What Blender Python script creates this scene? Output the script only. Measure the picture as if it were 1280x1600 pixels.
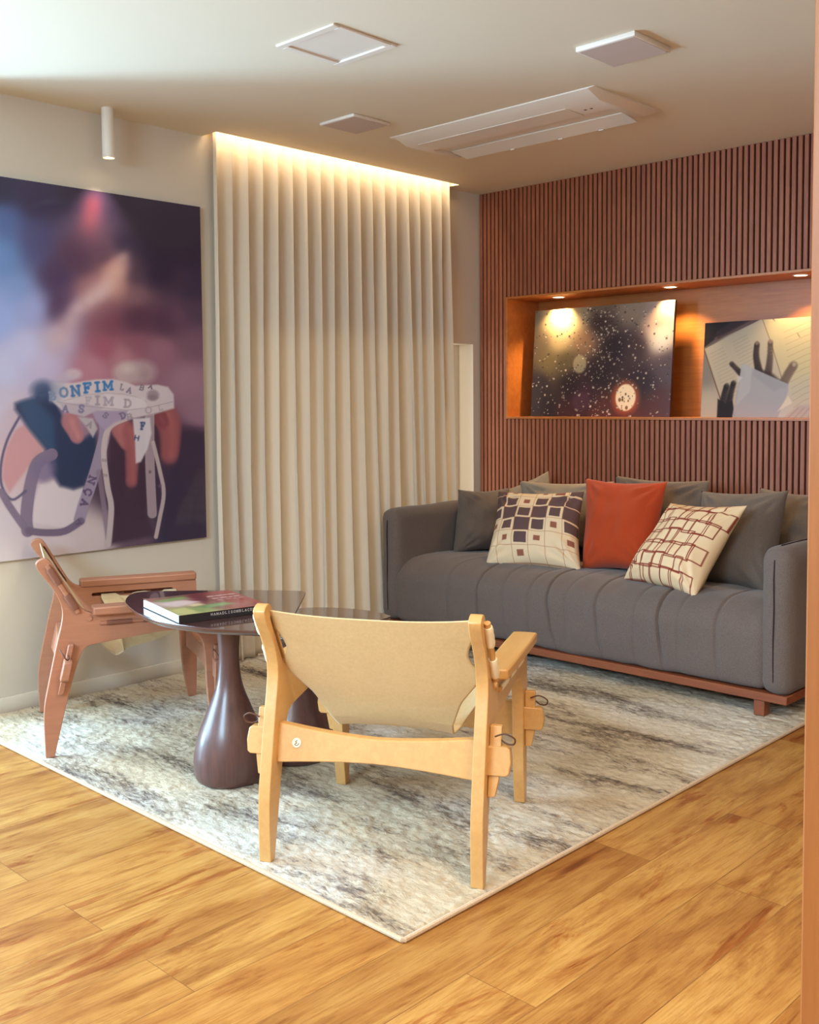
import bpy, bmesh, math, random
import numpy as np
from mathutils import Vector, Matrix, noise
random.seed(7)
rng = np.random.default_rng(11)
C = bpy.context.scene.collection
PI = math.pi
for o in list(bpy.data.objects):
    bpy.data.objects.remove(o)

# ------------------------------------------------------------ camera
F_PX, PPX, PPY = 1630.0, 645.0, 725.0
CAM = np.array([4.122, -4.892, 1.26])
YAW, PITCH, ROLL = [math.radians(v) for v in (43.80, 3.45, 0.45)]
def cam_axes():
    f = np.array([-math.sin(YAW)*math.cos(PITCH), math.cos(YAW)*math.cos(PITCH), -math.sin(PITCH)])
    r = np.array([math.cos(YAW), math.sin(YAW), 0.0]); d = np.cross(f, r)
    c, s = math.cos(ROLL), math.sin(ROLL)
    return np.array([c*r+s*d, -s*r+c*d, f])
AX = cam_axes()
cd = bpy.data.cameras.new('camera'); cam = bpy.data.objects.new('camera', cd); C.objects.link(cam)
cd.sensor_fit = 'AUTO'; cd.sensor_width = 36.0; cd.lens = F_PX/1600*36.0
cd.shift_x = -(PPX-640)/1600; cd.shift_y = (PPY-800)/1600
cd.clip_start = 0.02
m = Matrix.Identity(4)
for i in range(3):
    m[i][0] = AX[0][i]; m[i][1] = -AX[1][i]; m[i][2] = -AX[2][i]; m[i][3] = CAM[i]
cam.matrix_world = m
bpy.context.scene.camera = cam

def at(px, py, ax, v):
    """measured photo point -> world point on the plane x=v, y=v or z=v"""
    r = AX.T @ np.array([(px-PPX)/F_PX, (py-PPY)/F_PX, 1.0]); k = 'xyz'.index(ax)
    t = (v-CAM[k])/r[k]
    return Vector(CAM + t*r)

# ------------------------------------------------------------ world, exposure
sc = bpy.context.scene
sc.view_settings.view_transform = 'Standard'; sc.view_settings.look = 'None'
sc.view_settings.gamma = 1.0; sc.view_settings.use_curve_mapping = False
sc.view_settings.exposure = 0.0
w = bpy.data.worlds.new('world'); sc.world = w; w.use_nodes = True
w.node_tree.nodes['Background'].inputs[0].default_value = (0.55, 0.75, 1.0, 1)
w.node_tree.nodes['Background'].inputs[1].default_value = 0.6

# ------------------------------------------------------------ lights
def area(name, loc, target, sx, sy, power, col, spread=180):
    l = bpy.data.lights.new(name, 'AREA'); l.shape = 'RECTANGLE'; l.size = sx; l.size_y = sy
    l.energy = power; l.color = col; l.spread = math.radians(spread)
    o = bpy.data.objects.new(name, l); C.objects.link(o); o.location = loc
    o.rotation_euler = (Vector(target)-Vector(loc)).to_track_quat('-Z', 'Y').to_euler()
    return o
def spot(name, loc, target, power, col, deg=60, blend=.5, r=.02):
    l = bpy.data.lights.new(name, 'SPOT'); l.energy = power; l.color = col
    l.spot_size = math.radians(deg); l.spot_blend = blend; l.shadow_soft_size = r
    o = bpy.data.objects.new(name, l); C.objects.link(o); o.location = loc
    o.rotation_euler = (Vector(target)-Vector(loc)).to_track_quat('-Z', 'Y').to_euler()
    return o
WARM = (1.0, 0.66, 0.36); WARM2 = (1.0, 0.83, 0.64); COOL = (0.52, 0.78, 1.0)
# daylight through the big side window, left of the frame
area('window_daylight', (-0.9, -4.9, 1.5), (1.4, -3.6, 0.3), 1.9, 1.7, 270, COOL)
# sunlit balcony floor outside, throwing light up through the same window on to the ceiling
area('balcony_bounce', (-1.55, -4.75, 0.35), (0.6, -3.6, 2.5), 0.45, 0.45, 95, (0.42, 0.74, 1.0), 150)
# cool light added high behind the camera, given an unseen window
area('high_cool_light', (2.5, -6.47, 2.02), (1.5, -3.0, 0.0), 1.3, 0.7, 55, COOL, 110)
# unseen warm fill areas added under the ceiling for general light
area('warm_fill', (3.3, -3.2, 2.46), (3.3, -3.2, 0), 0.5, 0.5, 33, WARM2)
area('warm_fill', (4.6, -3.4, 2.46), (4.6, -3.4, 0), 0.5, 0.5, 34, WARM2)
area('warm_fill', (3.2, -5.6, 2.46), (3.2, -5.6, 0), 0.5, 0.5, 30, WARM2)
# window behind the curtain
area('side_window_daylight', (-0.115, -0.89, 0.80), (1, -0.89, 0.80), 1.65, 1.59, 8, (1.0, 0.95, 0.78))
# LED strip in the curtain slot
area('cove_led', (0.098, -1.16, 2.56), (0.075, -1.16, 0), 1.66, 0.02, 6.5, (1.0, 0.79, 0.50))

# ------------------------------------------------------------ node helpers
def lin(c):
    c = [v/255.0 for v in c]
    return tuple(v/12.92 if v <= 0.04045 else ((v+0.055)/1.055)**2.4 for v in c)
def mat(name, col=(128,128,128), rough=.6, metal=0, spec=.5, coat=0, coat_r=.05):
    m = bpy.data.materials.new(name); m.use_nodes = True
    b = m.node_tree.nodes['Principled BSDF']
    b.inputs['Base Color'].default_value = (*lin(col), 1); b.inputs['Roughness'].default_value = rough
    b.inputs['Metallic'].default_value = metal; b.inputs['Specular IOR Level'].default_value = spec
    b.inputs['Coat Weight'].default_value = coat; b.inputs['Coat Roughness'].default_value = coat_r
    return m
class N:
    def __init__(s, m): s.m = m; s.t = m.node_tree; s.b = s.t.nodes['Principled BSDF']
    def new(s, typ, **k):
        n = s.t.nodes.new(typ)
        for a, v in k.items(): setattr(n, a, v)
        return n
    def ln(s, a, b): s.t.links.new(a, b)
    def coord(s, scale=(1,1,1), rot=(0,0,0), which='Object', loc=(0,0,0)):
        c = s.new('ShaderNodeTexCoord'); mp = s.new('ShaderNodeMapping')
        mp.inputs['Scale'].default_value = scale; mp.inputs['Rotation'].default_value = rot; mp.inputs['Location'].default_value = loc
        s.ln(c.outputs[which], mp.inputs[0]); return mp.outputs[0]
    def noise(s, vec, scale=5, detail=4, rough=.5, dist=0):
        n = s.new('ShaderNodeTexNoise'); n.inputs['Scale'].default_value = scale; n.inputs['Detail'].default_value = detail
        n.inputs['Roughness'].default_value = rough; n.inputs['Distortion'].default_value = dist
        s.ln(vec, n.inputs['Vector']); return n.outputs['Fac']
    def ramp(s, fac, stops):
        r = s.new('ShaderNodeValToRGB'); e = r.color_ramp.elements
        while len(e) < len(stops): e.new(0.5)
        for i, (p, c) in enumerate(stops):
            e[i].position = p; e[i].color = (*lin(c), 1) if len(c) == 3 else c
        s.ln(fac, r.inputs[0]); return r.outputs[0]
    def mix(s, fac, a, b, typ='MIX'):
        n = s.new('ShaderNodeMix', data_type='RGBA', blend_type=typ)
        for i, v in ((0, fac), (6, a), (7, b)):
            if isinstance(v, (int, float)): n.inputs[i].default_value = v
            elif isinstance(v, tuple): n.inputs[i].default_value = (*lin(v), 1)
            else: s.ln(v, n.inputs[i])
        return n.outputs[2]
    def math(s, op, a, b=0):
        n = s.new('ShaderNodeMath', operation=op)
        for i, v in ((0, a), (1, b)):
            if isinstance(v, (int, float)): n.inputs[i].default_value = v
            else: s.ln(v, n.inputs[i])
        return n.outputs[0]
    def col(s, c): s.ln(c, s.b.inputs['Base Color'])
    def bump(s, h, strength=.3, dist=.002):
        n = s.new('ShaderNodeBump'); n.inputs['Strength'].default_value = strength; n.inputs['Distance'].default_value = dist
        s.ln(h, n.inputs['Height']); s.ln(n.outputs[0], s.b.inputs['Normal'])

def wood(name, c1, c2, axis='y', scale=1.0, rough=.45, contrast=.5, coat=0):
    m = mat(name, c1, rough, coat=coat, coat_r=.25); n = N(m)
    sc_ = {'x': (1.2, 14, 14), 'y': (14, 1.2, 14), 'z': (14, 14, 1.2)}[axis]
    v = n.coord(tuple(q*scale for q in sc_))
    f = n.noise(v, 3.0, 6, .6, .6)
    v2 = n.coord(tuple(q*scale*5 for q in sc_)); g = n.noise(v2, 4, 3, .5)
    f = n.math('ADD', n.math('MULTIPLY', f, .75), n.math('MULTIPLY', g, .25))
    n.col(n.ramp(f, [(.5-contrast/2, c2), (.5+contrast/2, c1)]))
    n.bump(g, .12, .001)
    return m
def fabric(name, c, c2=None, scale=900, rough=.95, bump=.4):
    m = mat(name, c, rough, spec=.2); n = N(m)
    v = n.coord((1,1,1)); f = n.noise(v, scale*.35, 3, .7); g = n.noise(v, 9, 3, .5)
    c2 = c2 or tuple(int(q*.8) for q in c)
    a = n.ramp(f, [(.3, c2), (.7, c)])
    a = n.mix(n.math('MULTIPLY', g, .35), a, tuple(int(q*.86) for q in c))
    n.col(a)
    wv = n.new('ShaderNodeTexWave', wave_type='BANDS', bands_direction='Z'); wv.inputs['Scale'].default_value = 160; wv.inputs['Distortion'].default_value = 1.5
    n.ln(v, wv.inputs['Vector'])
    n.bump(n.math('ADD', f, n.math('MULTIPLY', wv.outputs['Fac'], .6)), bump, .0012)
    n.b.inputs['Sheen Weight'].default_value = .15
    return m
def attr_mat(name, rough=.5, spec=.5, coat=0, coat_r=.05, bump=0):
    m = mat(name, (200,200,200), rough, spec=spec, coat=coat, coat_r=coat_r); n = N(m)
    a = n.new('ShaderNodeVertexColor', layer_name='Col'); n.col(a.outputs[0])
    if bump:
        v = n.coord((1,1,1)); n.bump(n.noise(v, 350, 3, .7), bump, .001)
    return m

# ------------------------------------------------------------ object helpers
def link_mesh(name, me, material, parent=None, smooth=True, angle=40):
    if smooth:
        for p in me.polygons: p.use_smooth = True
        try: me.set_sharp_from_angle(angle=math.radians(angle))
        except Exception: pass
    for mm in (material if isinstance(material, (list, tuple)) else [material]): me.materials.append(mm)
    o = bpy.data.objects.new(name, me); C.objects.link(o)
    if parent is not None: o.parent = parent
    return o
def obj(name, bm, material, parent=None, smooth=True, angle=40, loc=None):
    me = bpy.data.meshes.new(name); bmesh.ops.recalc_face_normals(bm, faces=bm.faces); bm.to_mesh(me); bm.free()
    o = link_mesh(name, me, material, parent, smooth, angle)
    if loc: o.location = loc
    return o
def tag(o, label=None, cat=None, group=None, kind=None):
    if label: o['label'] = label
    if cat: o['category'] = cat
    if group: o['group'] = group
    if kind: o['kind'] = kind
    return o
def empty(name, loc, rz=0):
    o = bpy.data.objects.new(name, None); C.objects.link(o); o.location = loc; o.rotation_euler = (0,0,rz)
    o.empty_display_size = .1
    return o
def box(bm, lo, hi, bev=0, seg=2, mi=0):
    vs = [bm.verts.new((x,y,z)) for x in (lo[0],hi[0]) for y in (lo[1],hi[1]) for z in (lo[2],hi[2])]
    fs = []
    for q in ((0,1,3,2),(4,6,7,5),(0,4,5,1),(2,3,7,6),(0,2,6,4),(1,5,7,3)):
        f = bm.faces.new([vs[i] for i in q]); f.material_index = mi; fs.append(f)
    if bev:
        es = list({e for f in fs for e in f.edges})
        bmesh.ops.bevel(bm, geom=es, offset=bev, segments=seg, affect='EDGES', profile=.5)
def chaikin(pts, it=2):
    """pts: (x,y) or (x,y,1) for a kept corner"""
    P = [(p[0], p[1], len(p) > 2) for p in pts]
    for _ in range(it):
        Q = []
        for i in range(len(P)):
            a, b = P[i], P[(i+1) % len(P)]
            if a[2]: Q.append(a)
            else: Q.append((a[0]*.75+b[0]*.25, a[1]*.75+b[1]*.25, False))
            if not b[2]: Q.append((a[0]*.25+b[0]*.75, a[1]*.25+b[1]*.75, False))
        P = Q
    return [(p[0], p[1]) for p in P]
def prism(outer, holes, fn, t0, t1):
    """polygon with holes extruded; fn(a,b,t)->xyz"""
    bm = bmesh.new(); es = []
    for loop in [outer]+holes:
        vs = [bm.verts.new((p[0], p[1], 0)) for p in loop]
        for i in range(len(vs)): es.append(bm.edges.new((vs[i], vs[(i+1) % len(vs)])))
    bmesh.ops.triangle_fill(bm, use_beauty=True, use_dissolve=False, edges=es)
    bmesh.ops.dissolve_limit(bm, angle_limit=.01, verts=bm.verts, edges=bm.edges)
    r = bmesh.ops.extrude_face_region(bm, geom=list(bm.faces))
    top = {v for v in r['geom'] if isinstance(v, bmesh.types.BMVert)}
    for v in bm.verts:
        t = t1 if v in top else t0
        v.co = Vector(fn(v.co.x, v.co.y, t))
    bmesh.ops.recalc_face_normals(bm, faces=bm.faces)
    return bm
def bevel_mod(o, width, seg=2, ang=35):
    md = o.modifiers.new('Bevel', 'BEVEL'); md.width = width; md.segments = seg; md.limit_method = 'ANGLE'; md.angle_limit = math.radians(ang)
    md.harden_normals = False
def grid_mesh(P, cyc_u=False):
    nu, nv = P.shape[0], P.shape[1]
    idx = np.arange(nu*nv).reshape(nu, nv)
    if cyc_u: idx = np.vstack([idx, idx[:1]])
    a = idx[:-1,:-1].ravel(); b = idx[1:,:-1].ravel(); c = idx[1:,1:].ravel(); d = idx[:-1,1:].ravel()
    faces = np.stack([a,b,c,d], 1)
    me = bpy.data.meshes.new('grid'); me.vertices.add(nu*nv); me.vertices.foreach_set('co', P.reshape(-1).astype(np.float32))
    nf = len(faces); me.loops.add(nf*4); me.loops.foreach_set('vertex_index', faces.ravel().astype(np.int32))
    me.polygons.add(nf); me.polygons.foreach_set('loop_start', np.arange(0, nf*4, 4, dtype=np.int32)); me.polygons.foreach_set('loop_total', np.full(nf, 4, dtype=np.int32))
    me.update(calc_edges=True); me.validate()
    return me
def set_cols(me, rgb):
    """rgb 0..255 sRGB per vertex -> linear colour attribute"""
    c = np.clip(rgb/255.0, 0, 1); l = np.where(c <= .04045, c/12.92, ((c+.055)/1.055)**2.4)
    a = me.color_attributes.new('Col', 'FLOAT_COLOR', 'POINT')
    full = np.ones((len(me.vertices), 4), np.float32); full[:len(l), :3] = l
    a.data.foreach_set('color', full.ravel())
def tube(pts, r, seg=10, cap=True, radii=None):
    bm = bmesh.new(); P = [Vector(p) for p in pts]; rings = []; up = Vector((0.13, 0.31, 0.94))
    for i, p in enumerate(P):
        d = (P[min(i+1, len(P)-1)]-P[max(i-1, 0)]).normalized()
        a = d.cross(up)
        if a.length < 1e-3: a = d.cross(Vector((1,0,0)))
        a.normalize(); b = d.cross(a); rr = radii[i] if radii else r
        rings.append([bm.verts.new(p + a*math.cos(2*PI*k/seg)*rr + b*math.sin(2*PI*k/seg)*rr) for k in range(seg)])
    for i in range(len(P)-1):
        for k in range(seg): bm.faces.new((rings[i][k], rings[i][(k+1)%seg], rings[i+1][(k+1)%seg], rings[i+1][k]))
    if cap: bm.faces.new(rings[0]); bm.faces.new(rings[-1])
    return bm
def lathe(prof, seg=64):
    bm = bmesh.new(); rings = []
    for r, z in prof:
        if r < 1e-5: rings.append([bm.verts.new((0,0,z))])
        else: rings.append([bm.verts.new((r*math.cos(2*PI*k/seg), r*math.sin(2*PI*k/seg), z)) for k in range(seg)])
    for i in range(len(rings)-1):
        A, B = rings[i], rings[i+1]
        for k in range(seg):
            q = (A[k % len(A)], A[(k+1) % len(A)], B[(k+1) % len(B)], B[k % len(B)])
            u = []
            for v in q:
                if v not in u: u.append(v)
            if len(u) > 2: bm.faces.new(u)
    return bm
def cr(pts, n=6, closed=False):
    """catmull-rom resample of n-d points"""
    P = [np.array(p, float) for p in pts]; out = []; L = len(P)
    rngi = range(L if closed else L-1)
    for i in rngi:
        g = (lambda k: P[k % L]) if closed else (lambda k: P[min(max(k, 0), L-1)])
        p0, p1, p2, p3 = g(i-1), g(i), g(i+1), g(i+2)
        for k in range(n):
            t = k/n
            out.append(.5*((2*p1)+(-p0+p2)*t+(2*p0-5*p1+4*p2-p3)*t*t+(-p0+3*p1-3*p2+p3)*t**3))
    if not closed: out.append(P[-1])
    return out

# ============================================================ MATERIALS
M = {}
def plaster(name, c, b=.12):
    m = mat(name, c, .85, spec=.25); n = N(m); v = n.coord((1,1,1)); f = n.noise(v, 180, 4, .6); g = n.noise(v, 1.6, 3, .5)
    n.col(n.mix(n.math('MULTIPLY', g, .25), c, tuple(int(q*.95) for q in c))); n.bump(f, b, .001); return m
M['wall'] = plaster('off_white_wall_paint', (214, 204, 190))
M['ceil'] = plaster('white_ceiling_paint', (226, 213, 192), .05)
M['white'] = mat('white_plastic', (226, 214, 202), .4)
M['base'] = mat('baseboard_paint', (218, 208, 192), .45)
M['walnut'] = wood('red_brown_slat_wood', (176, 108, 76), (126, 68, 48), 'z', 1.0, .5, .5)
M['walnut_x'] = wood('niche_oak_veneer', (196, 122, 58), (158, 88, 40), 'x', .6, .38, .5)
M['gap'] = mat('dark_slat_backing', (38, 20, 22), .9)
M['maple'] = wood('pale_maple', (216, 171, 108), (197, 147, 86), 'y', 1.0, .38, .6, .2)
M['maple_shade'] = wood('shaded_maple', (184, 128, 100), (160, 106, 82), 'y', 1.0, .42, .6, .1)  # same maple as the other chair, shade put into its colour
M['jamb'] = wood('orange_jamb_wood', (184, 116, 56), (148, 84, 40), 'z', .5, .4, .6)
M['sofawood'] = wood('sofa_base_wood', (150, 84, 50), (112, 58, 36), 'x', 1, .45, .6)
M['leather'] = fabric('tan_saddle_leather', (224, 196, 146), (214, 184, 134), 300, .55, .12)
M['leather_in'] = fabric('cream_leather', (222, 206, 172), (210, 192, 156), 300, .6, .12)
M['wrap'] = mat('cream_leather_loop', (238, 224, 192), .7)
M['wrapd'] = mat('brown_leather_loop', (128, 80, 62), .7)
M['cord'] = mat('brown_leather_cord', (92, 58, 42), .7)
M['sofa'] = fabric('grey_brown_weave', (119, 105, 98), (88, 76, 73), 900, .95, .5)
M['pgrey'] = fabric('grey_cushion_linen', (114, 101, 91), (88, 76, 70), 900, .95, .5)
M['plight'] = fabric('light_grey_cushion_linen', (150, 138, 122), (126, 114, 102), 900, .95, .5)
M['orange'] = fabric('rust_orange_cotton', (182, 68, 28), (160, 54, 22), 900, .9, .3)
M['pcream'] = attr_mat('printed_cotton', .9, .2, bump=.3)
M['print'] = attr_mat('gloss_photo_print', .32, .5, coat=.6, coat_r=.05)
M['print2'] = attr_mat('satin_photo_print', .38, .4, coat=.25, coat_r=.12)
M['print3'] = attr_mat('matt_photo_print', .5, .15)
M['edge'] = mat('print_board_edge', (60, 34, 40), .5)
M['edgew'] = mat('pale_board_edge', (180, 160, 150), .5)
M['metal'] = mat('white_enamel', (226, 220, 210), .35)
M['grille'] = mat('speaker_cloth', (196, 176, 166), .8)
def table_mat():
    m = mat('brown_lacquer', (74, 44, 40), .22, coat=1.0, coat_r=.03); return m
M['lacq'] = table_mat()
mm = mat('brown_satin_pedestal', (88, 56, 52), .38, coat=.3, coat_r=.2); n = N(mm)
v = n.coord((30, 30, 1.5)); n.col(n.ramp(n.noise(v, 2, 4, .6), [(.3, (76, 48, 46)), (.7, (98, 64, 58))])); M['ped'] = mm
def emis(name, col, s):
    m = mat(name, (255,255,255)); b = m.node_tree.nodes['Principled BSDF']
    b.inputs['Emission Color'].default_value = (*lin(col), 1); b.inputs['Emission Strength'].default_value = s
    return m
M['lamp'] = emis('lit_lamp_lens', (255, 226, 170), 14)

def curtain_mat():
    m = mat('off_white_linen_curtain', (234, 221, 204), .9, spec=.1); n = N(m)
    v = n.coord((1,1,1)); f = n.noise(v, 500, 2, .6); n.bump(f, .2, .001)
    tr = n.new('ShaderNodeBsdfTranslucent'); tr.inputs[0].default_value = (*lin((230, 220, 198)), 1)
    mx = n.new('ShaderNodeMixShader'); mx.inputs[0].default_value = .3
    out = m.node_tree.nodes['Material Output']
    n.ln(n.b.outputs[0], mx.inputs[1]); n.ln(tr.outputs[0], mx.inputs[2]); n.ln(mx.outputs[0], out.inputs[0])
    return m
M['curtain'] = curtain_mat()

def floor_mat():
    m = mat('oak_laminate_planks', (200, 150, 90), .34, spec=.45); n = N(m)
    # planks run along y: brick texture with x/y swapped
    v = n.coord((1,1,1), (0,0,PI/2))
    br = n.new('ShaderNodeTexBrick'); br.offset = .37; br.inputs['Scale'].default_value = 1
    br.inputs['Brick Width'].default_value = 1.22; br.inputs['Row Height'].default_value = .19
    br.inputs['Mortar Size'].default_value = .0011; br.inputs['Mortar Smooth'].default_value = .1
    br.inputs['Color1'].default_value = (0,0,0,1); br.inputs['Color2'].default_value = (1,1,1,1); br.inputs['Mortar'].default_value = (.5,.5,.5,1)
    n.ln(v, br.inputs['Vector'])
    tone = br.outputs['Color']
    # offset the grain per plank
    vv = n.coord((4.6, .85, 1)); add = n.new('ShaderNodeVectorMath', operation='ADD')
    cx = n.new('ShaderNodeCombineXYZ'); n.ln(n.math('MULTIPLY', tone, 17), cx.inputs[0]); n.ln(n.math('MULTIPLY', tone, 29), cx.inputs[1]); n.ln(n.math('MULTIPLY', tone, 5), cx.inputs[2])
    n.ln(vv, add.inputs[0]); n.ln(cx.outputs[0], add.inputs[1]); g = add.outputs[0]
    f1 = n.noise(g, 1.5, 5, .62, 1.2)
    f2 = n.noise(g, 7, 5, .65, .6)
    f3 = n.noise(g, 1.1, 6, .68, 2.2)
    base = n.ramp(f1, [(.30, (148, 100, 50)), (.44, (174, 126, 66)), (.56, (190, 146, 80)), (.72, (200, 160, 94))])
    fine = n.ramp(f2, [(.30, (190, 146, 112)), (.50, (255, 255, 255))])
    c = n.mix(.55, base, fine, 'MULTIPLY')
    vo = n.new('ShaderNodeTexVoronoi'); vo.inputs['Scale'].default_value = 1.15; n.ln(g, vo.inputs['Vector'])
    dk = n.math('ADD', vo.outputs['Distance'], n.math('MULTIPLY', n.math('SUBTRACT', f2, .5), .12))
    knot = n.ramp(dk, [(.0, (120, 66, 40)), (.045, (156, 96, 62)), (.085, (222, 190, 160)), (.13, (255, 255, 255))])
    c = n.mix(.8, c, knot, 'MULTIPLY')
    fg = n.noise(n.coord((70, 2.2, 1)), 3, 4, .7, .3)
    c = n.mix(.55, c, n.ramp(fg, [(.36, (206, 172, 140)), (.55, (255, 255, 255))]), 'MULTIPLY')
    kn = n.ramp(f3, [(.57, (255,255,255)), (.64, (206, 150, 116)), (.74, (168, 104, 76))])
    c = n.mix(.75, c, kn, 'MULTIPLY')
    pt = n.ramp(tone, [(0, (224, 206, 190)), (.5, (255, 250, 240)), (1, (238, 214, 190))])
    c = n.mix(.8, c, pt, 'MULTIPLY')
    c = n.mix(n.math('MULTIPLY', br.outputs['Fac'], .6), c, (96, 56, 32))
    n.col(c)
    n.bump(n.math('SUBTRACT', f2, n.math('MULTIPLY', br.outputs['Fac'], 2)), .12, .001)
    r = n.math('ADD', n.math('MULTIPLY', f2, .15), .3); n.ln(r, n.b.inputs['Roughness'])
    return m
M['floor'] = floor_mat()
def rug_mat():
    m = mat('distressed_rug_pile', (210, 205, 195), .95, spec=.1); n = N(m)
    s = n.coord((1.0, 3.6, 1)); s2 = n.coord((6, 20, 1)); p = n.coord((1,1,1)); p2 = n.coord((1, 4.2, 1))
    a = n.noise(s, 1.7, 7, .72, .4); b = n.noise(s2, 2.6, 6, .8, .5); c = n.noise(p2, 30, 6, .85, .5); d = n.noise(n.coord((1.2,1.6,1), loc=(3,7,0)), 1.3, 2, .5)
    mixv = n.math('ADD', n.math('MULTIPLY', a, .48), n.math('ADD', n.math('MULTIPLY', b, .24), n.math('MULTIPLY', c, .28)))
    col = n.ramp(mixv, [(.39, (88, 80, 80)), (.435, (140, 129, 122)), (.465, (184, 174, 162)), (.50, (214, 206, 192)), (.58, (228, 221, 206)), (.7, (234, 228, 214))])
    tint = n.ramp(d, [(.44, (226, 208, 178)), (.62, (255, 255, 255))])
    col = n.mix(.7, col, tint, 'MULTIPLY')
    n.col(col)
    n.bump(n.math('ADD', n.math('MULTIPLY', n.noise(p, 170, 3, .7), .6), n.math('MULTIPLY', b, 1.2)), .9, .006)
    return m
M['rug'] = rug_mat()
M['rugedge'] = fabric('rug_binding', (214, 190, 160), (190, 160, 128), 600)

# ============================================================ SETTING
H = 2.5
XR, YF = 5.7, -6.4
bm = bmesh.new(); box(bm, (-0.3, YF-.2, -.1), (XR+.2, .6, 0)); tag(obj('floor', bm, M['floor'], smooth=False), kind='structure')
# ceiling with the long curtain slot along the left wall
SX, SY0, SY1 = 0.112, -1.995, -0.305
bm = bmesh.new()
box(bm, (SX, YF-.2, H), (XR+.2, .6, H+.12)); box(bm, (-.3, YF-.2, H), (SX, SY0, H+.12)); box(bm, (-.3, SY1, H), (SX, .6, H+.12))
box(bm, (-.3, SY0-.02, H+.12), (SX+.02, SY1+.02, H+.16))
tag(obj('ceiling', bm, M['ceil'], smooth=False), kind='structure')
# left wall, with a window opening behind the curtain
WY0, WY1, WZ1 = -1.72, -0.058, 1.60
bm = bmesh.new()
GY0, GY1, GZ0_, GZ1_ = -6.1, -3.24, .06, 2.36
box(bm, (-.16, YF-.2, 0), (0, GY0, H+.12)); box(bm, (-.16, GY0, 0), (0, GY1, GZ0_)); box(bm, (-.16, GY0, GZ1_), (0, GY1, H+.12)); box(bm, (-.16, GY1, 0), (0, WY0, H+.12)); box(bm, (-.16, WY0, WZ1), (0, WY1, H+.12)); box(bm, (-.16, WY1, 0), (0, .6, H+.12))
wl = tag(obj('wall_left', bm, M['wall'], smooth=False), kind='structure')
bm = bmesh.new(); box(bm, (-.155, WY0, 0.0), (-.125, WY0+.05, WZ1)); box(bm, (-.155, WY1-.05, 0), (-.125, WY1, WZ1)); box(bm, (-.155, WY0, WZ1-.05), (-.125, WY1, WZ1)); box(bm, (-.155, -.92, 0), (-.125, -.87, WZ1))
wf = tag(obj('window_1', bm, M['white'], smooth=False), kind='structure')
bm = bmesh.new(); box(bm, (-.122, WY0, .0), (-.118, WY1, WZ1)); obj('blind', bm, M['white'], wf, smooth=False)
gm = mat('window_glass', (255,255,255), .02); N(gm).b.inputs['Transmission Weight'].default_value = 1.0
bm = bmesh.new(); box(bm, (-.143, WY0+.04, .02), (-.138, WY1-.04, WZ1-.04)); obj('pane', bm, gm, wf, smooth=False)
bm = bmesh.new(); f_ = .05
for y_ in (GY0, (GY0+GY1)/2-f_/2, GY1-f_): box(bm, (-.12, y_, GZ0_), (-.07, y_+f_, GZ1_))
box(bm, (-.12, GY0, GZ0_), (-.07, GY1, GZ0_+f_)); box(bm, (-.12, GY0, GZ1_-f_), (-.07, GY1, GZ1_))
tag(obj('window_2', bm, M['white'], smooth=False), kind='structure')
bm = bmesh.new()  # unseen window frame, added round the high cool light
for x_ in (1.8, 2.48, 3.16): box(bm, (x_, YF-.08, 1.62), (x_+.04, YF-.04, 2.4))
box(bm, (1.8, YF-.08, 1.62), (3.2, YF-.04, 1.66)); box(bm, (1.8, YF-.08, 2.36), (3.2, YF-.04, 2.4))
tag(obj('added_window', bm, M['white'], smooth=False), kind='structure')
# baseboard
bm = bmesh.new(); box(bm, (0, GY1, 0), (.014, -1.76, .064), .003); tag(obj('baseboard_left', bm, M['base']), kind='structure')
# right wall and the front wall with the opening added for the cool light, both behind the camera
bm = bmesh.new(); box(bm, (XR, YF-.2, 0), (XR+.15, .6, H)); tag(obj('wall_right', bm, M['wall'], smooth=False), kind='structure')
bm = bmesh.new(); box(bm, (-.16, YF-.12, 0), (1.8, YF, H)); box(bm, (3.2, YF-.12, 0), (XR, YF, H)); box(bm, (1.8, YF-.12, 0), (3.2, YF, 1.62)); box(bm, (1.8, YF-.12, 2.4), (3.2, YF, H))
tag(obj('wall_front', bm, M['wall'], smooth=False), kind='structure')

# ---- slatted back wall with the display niche
NX0, NX1, NZ0, NZ1, ND = .225, 2.72, 1.163, 1.858, .30
FR = .012
bm = bmesh.new(); pitch = .0303; sw = .0205; sd = .014
def back_panel(x0, x1, z0, z1): box(bm, (x0, sd, z0), (x1, .5, z1), mi=1)
back_panel(0, NX0-FR, 0, H); back_panel(NX1+FR, XR, 0, H); back_panel(NX0-FR, NX1+FR, 0, NZ0-FR); back_panel(NX0-FR, NX1+FR, NZ1+FR, H)
box(bm, (NX0-FR, ND+.02, NZ0-FR), (NX1+FR, .5, NZ1+FR), mi=1)
x = .006; 
while x < 3.3:
    cuts = [(0.0, H)]
    if x+sw > NX0-FR and x < NX1+FR: cuts = [(0, NZ0-FR-.001), (NZ1+FR+.001, H)]
    for z0, z1 in cuts: box(bm, (x, 0, z0), (x+sw, sd+.002, z1), .0016, 1)
    x += pitch
wb = tag(obj('wall_back', bm, [M['walnut'], M['gap']], smooth=False), kind='structure')
bm = bmesh.new()
def ring(y0, y1, t):
    box(bm, (NX0-t, y0, NZ0-t), (NX1+t, y1, NZ0)); box(bm, (NX0-t, y0, NZ1), (NX1+t, y1, NZ1+t))
    box(bm, (NX0-t, y0, NZ0), (NX0, y1, NZ1)); box(bm, (NX1, y0, NZ0), (NX1+t, y1, NZ1))
ring(-.008, ND, FR)
box(bm, (NX0-FR, ND, NZ0-FR), (NX1+FR, ND+.015, NZ1+FR))
nl = obj('display_niche', bm, M['walnut_x'], wb, smooth=False)
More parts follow.
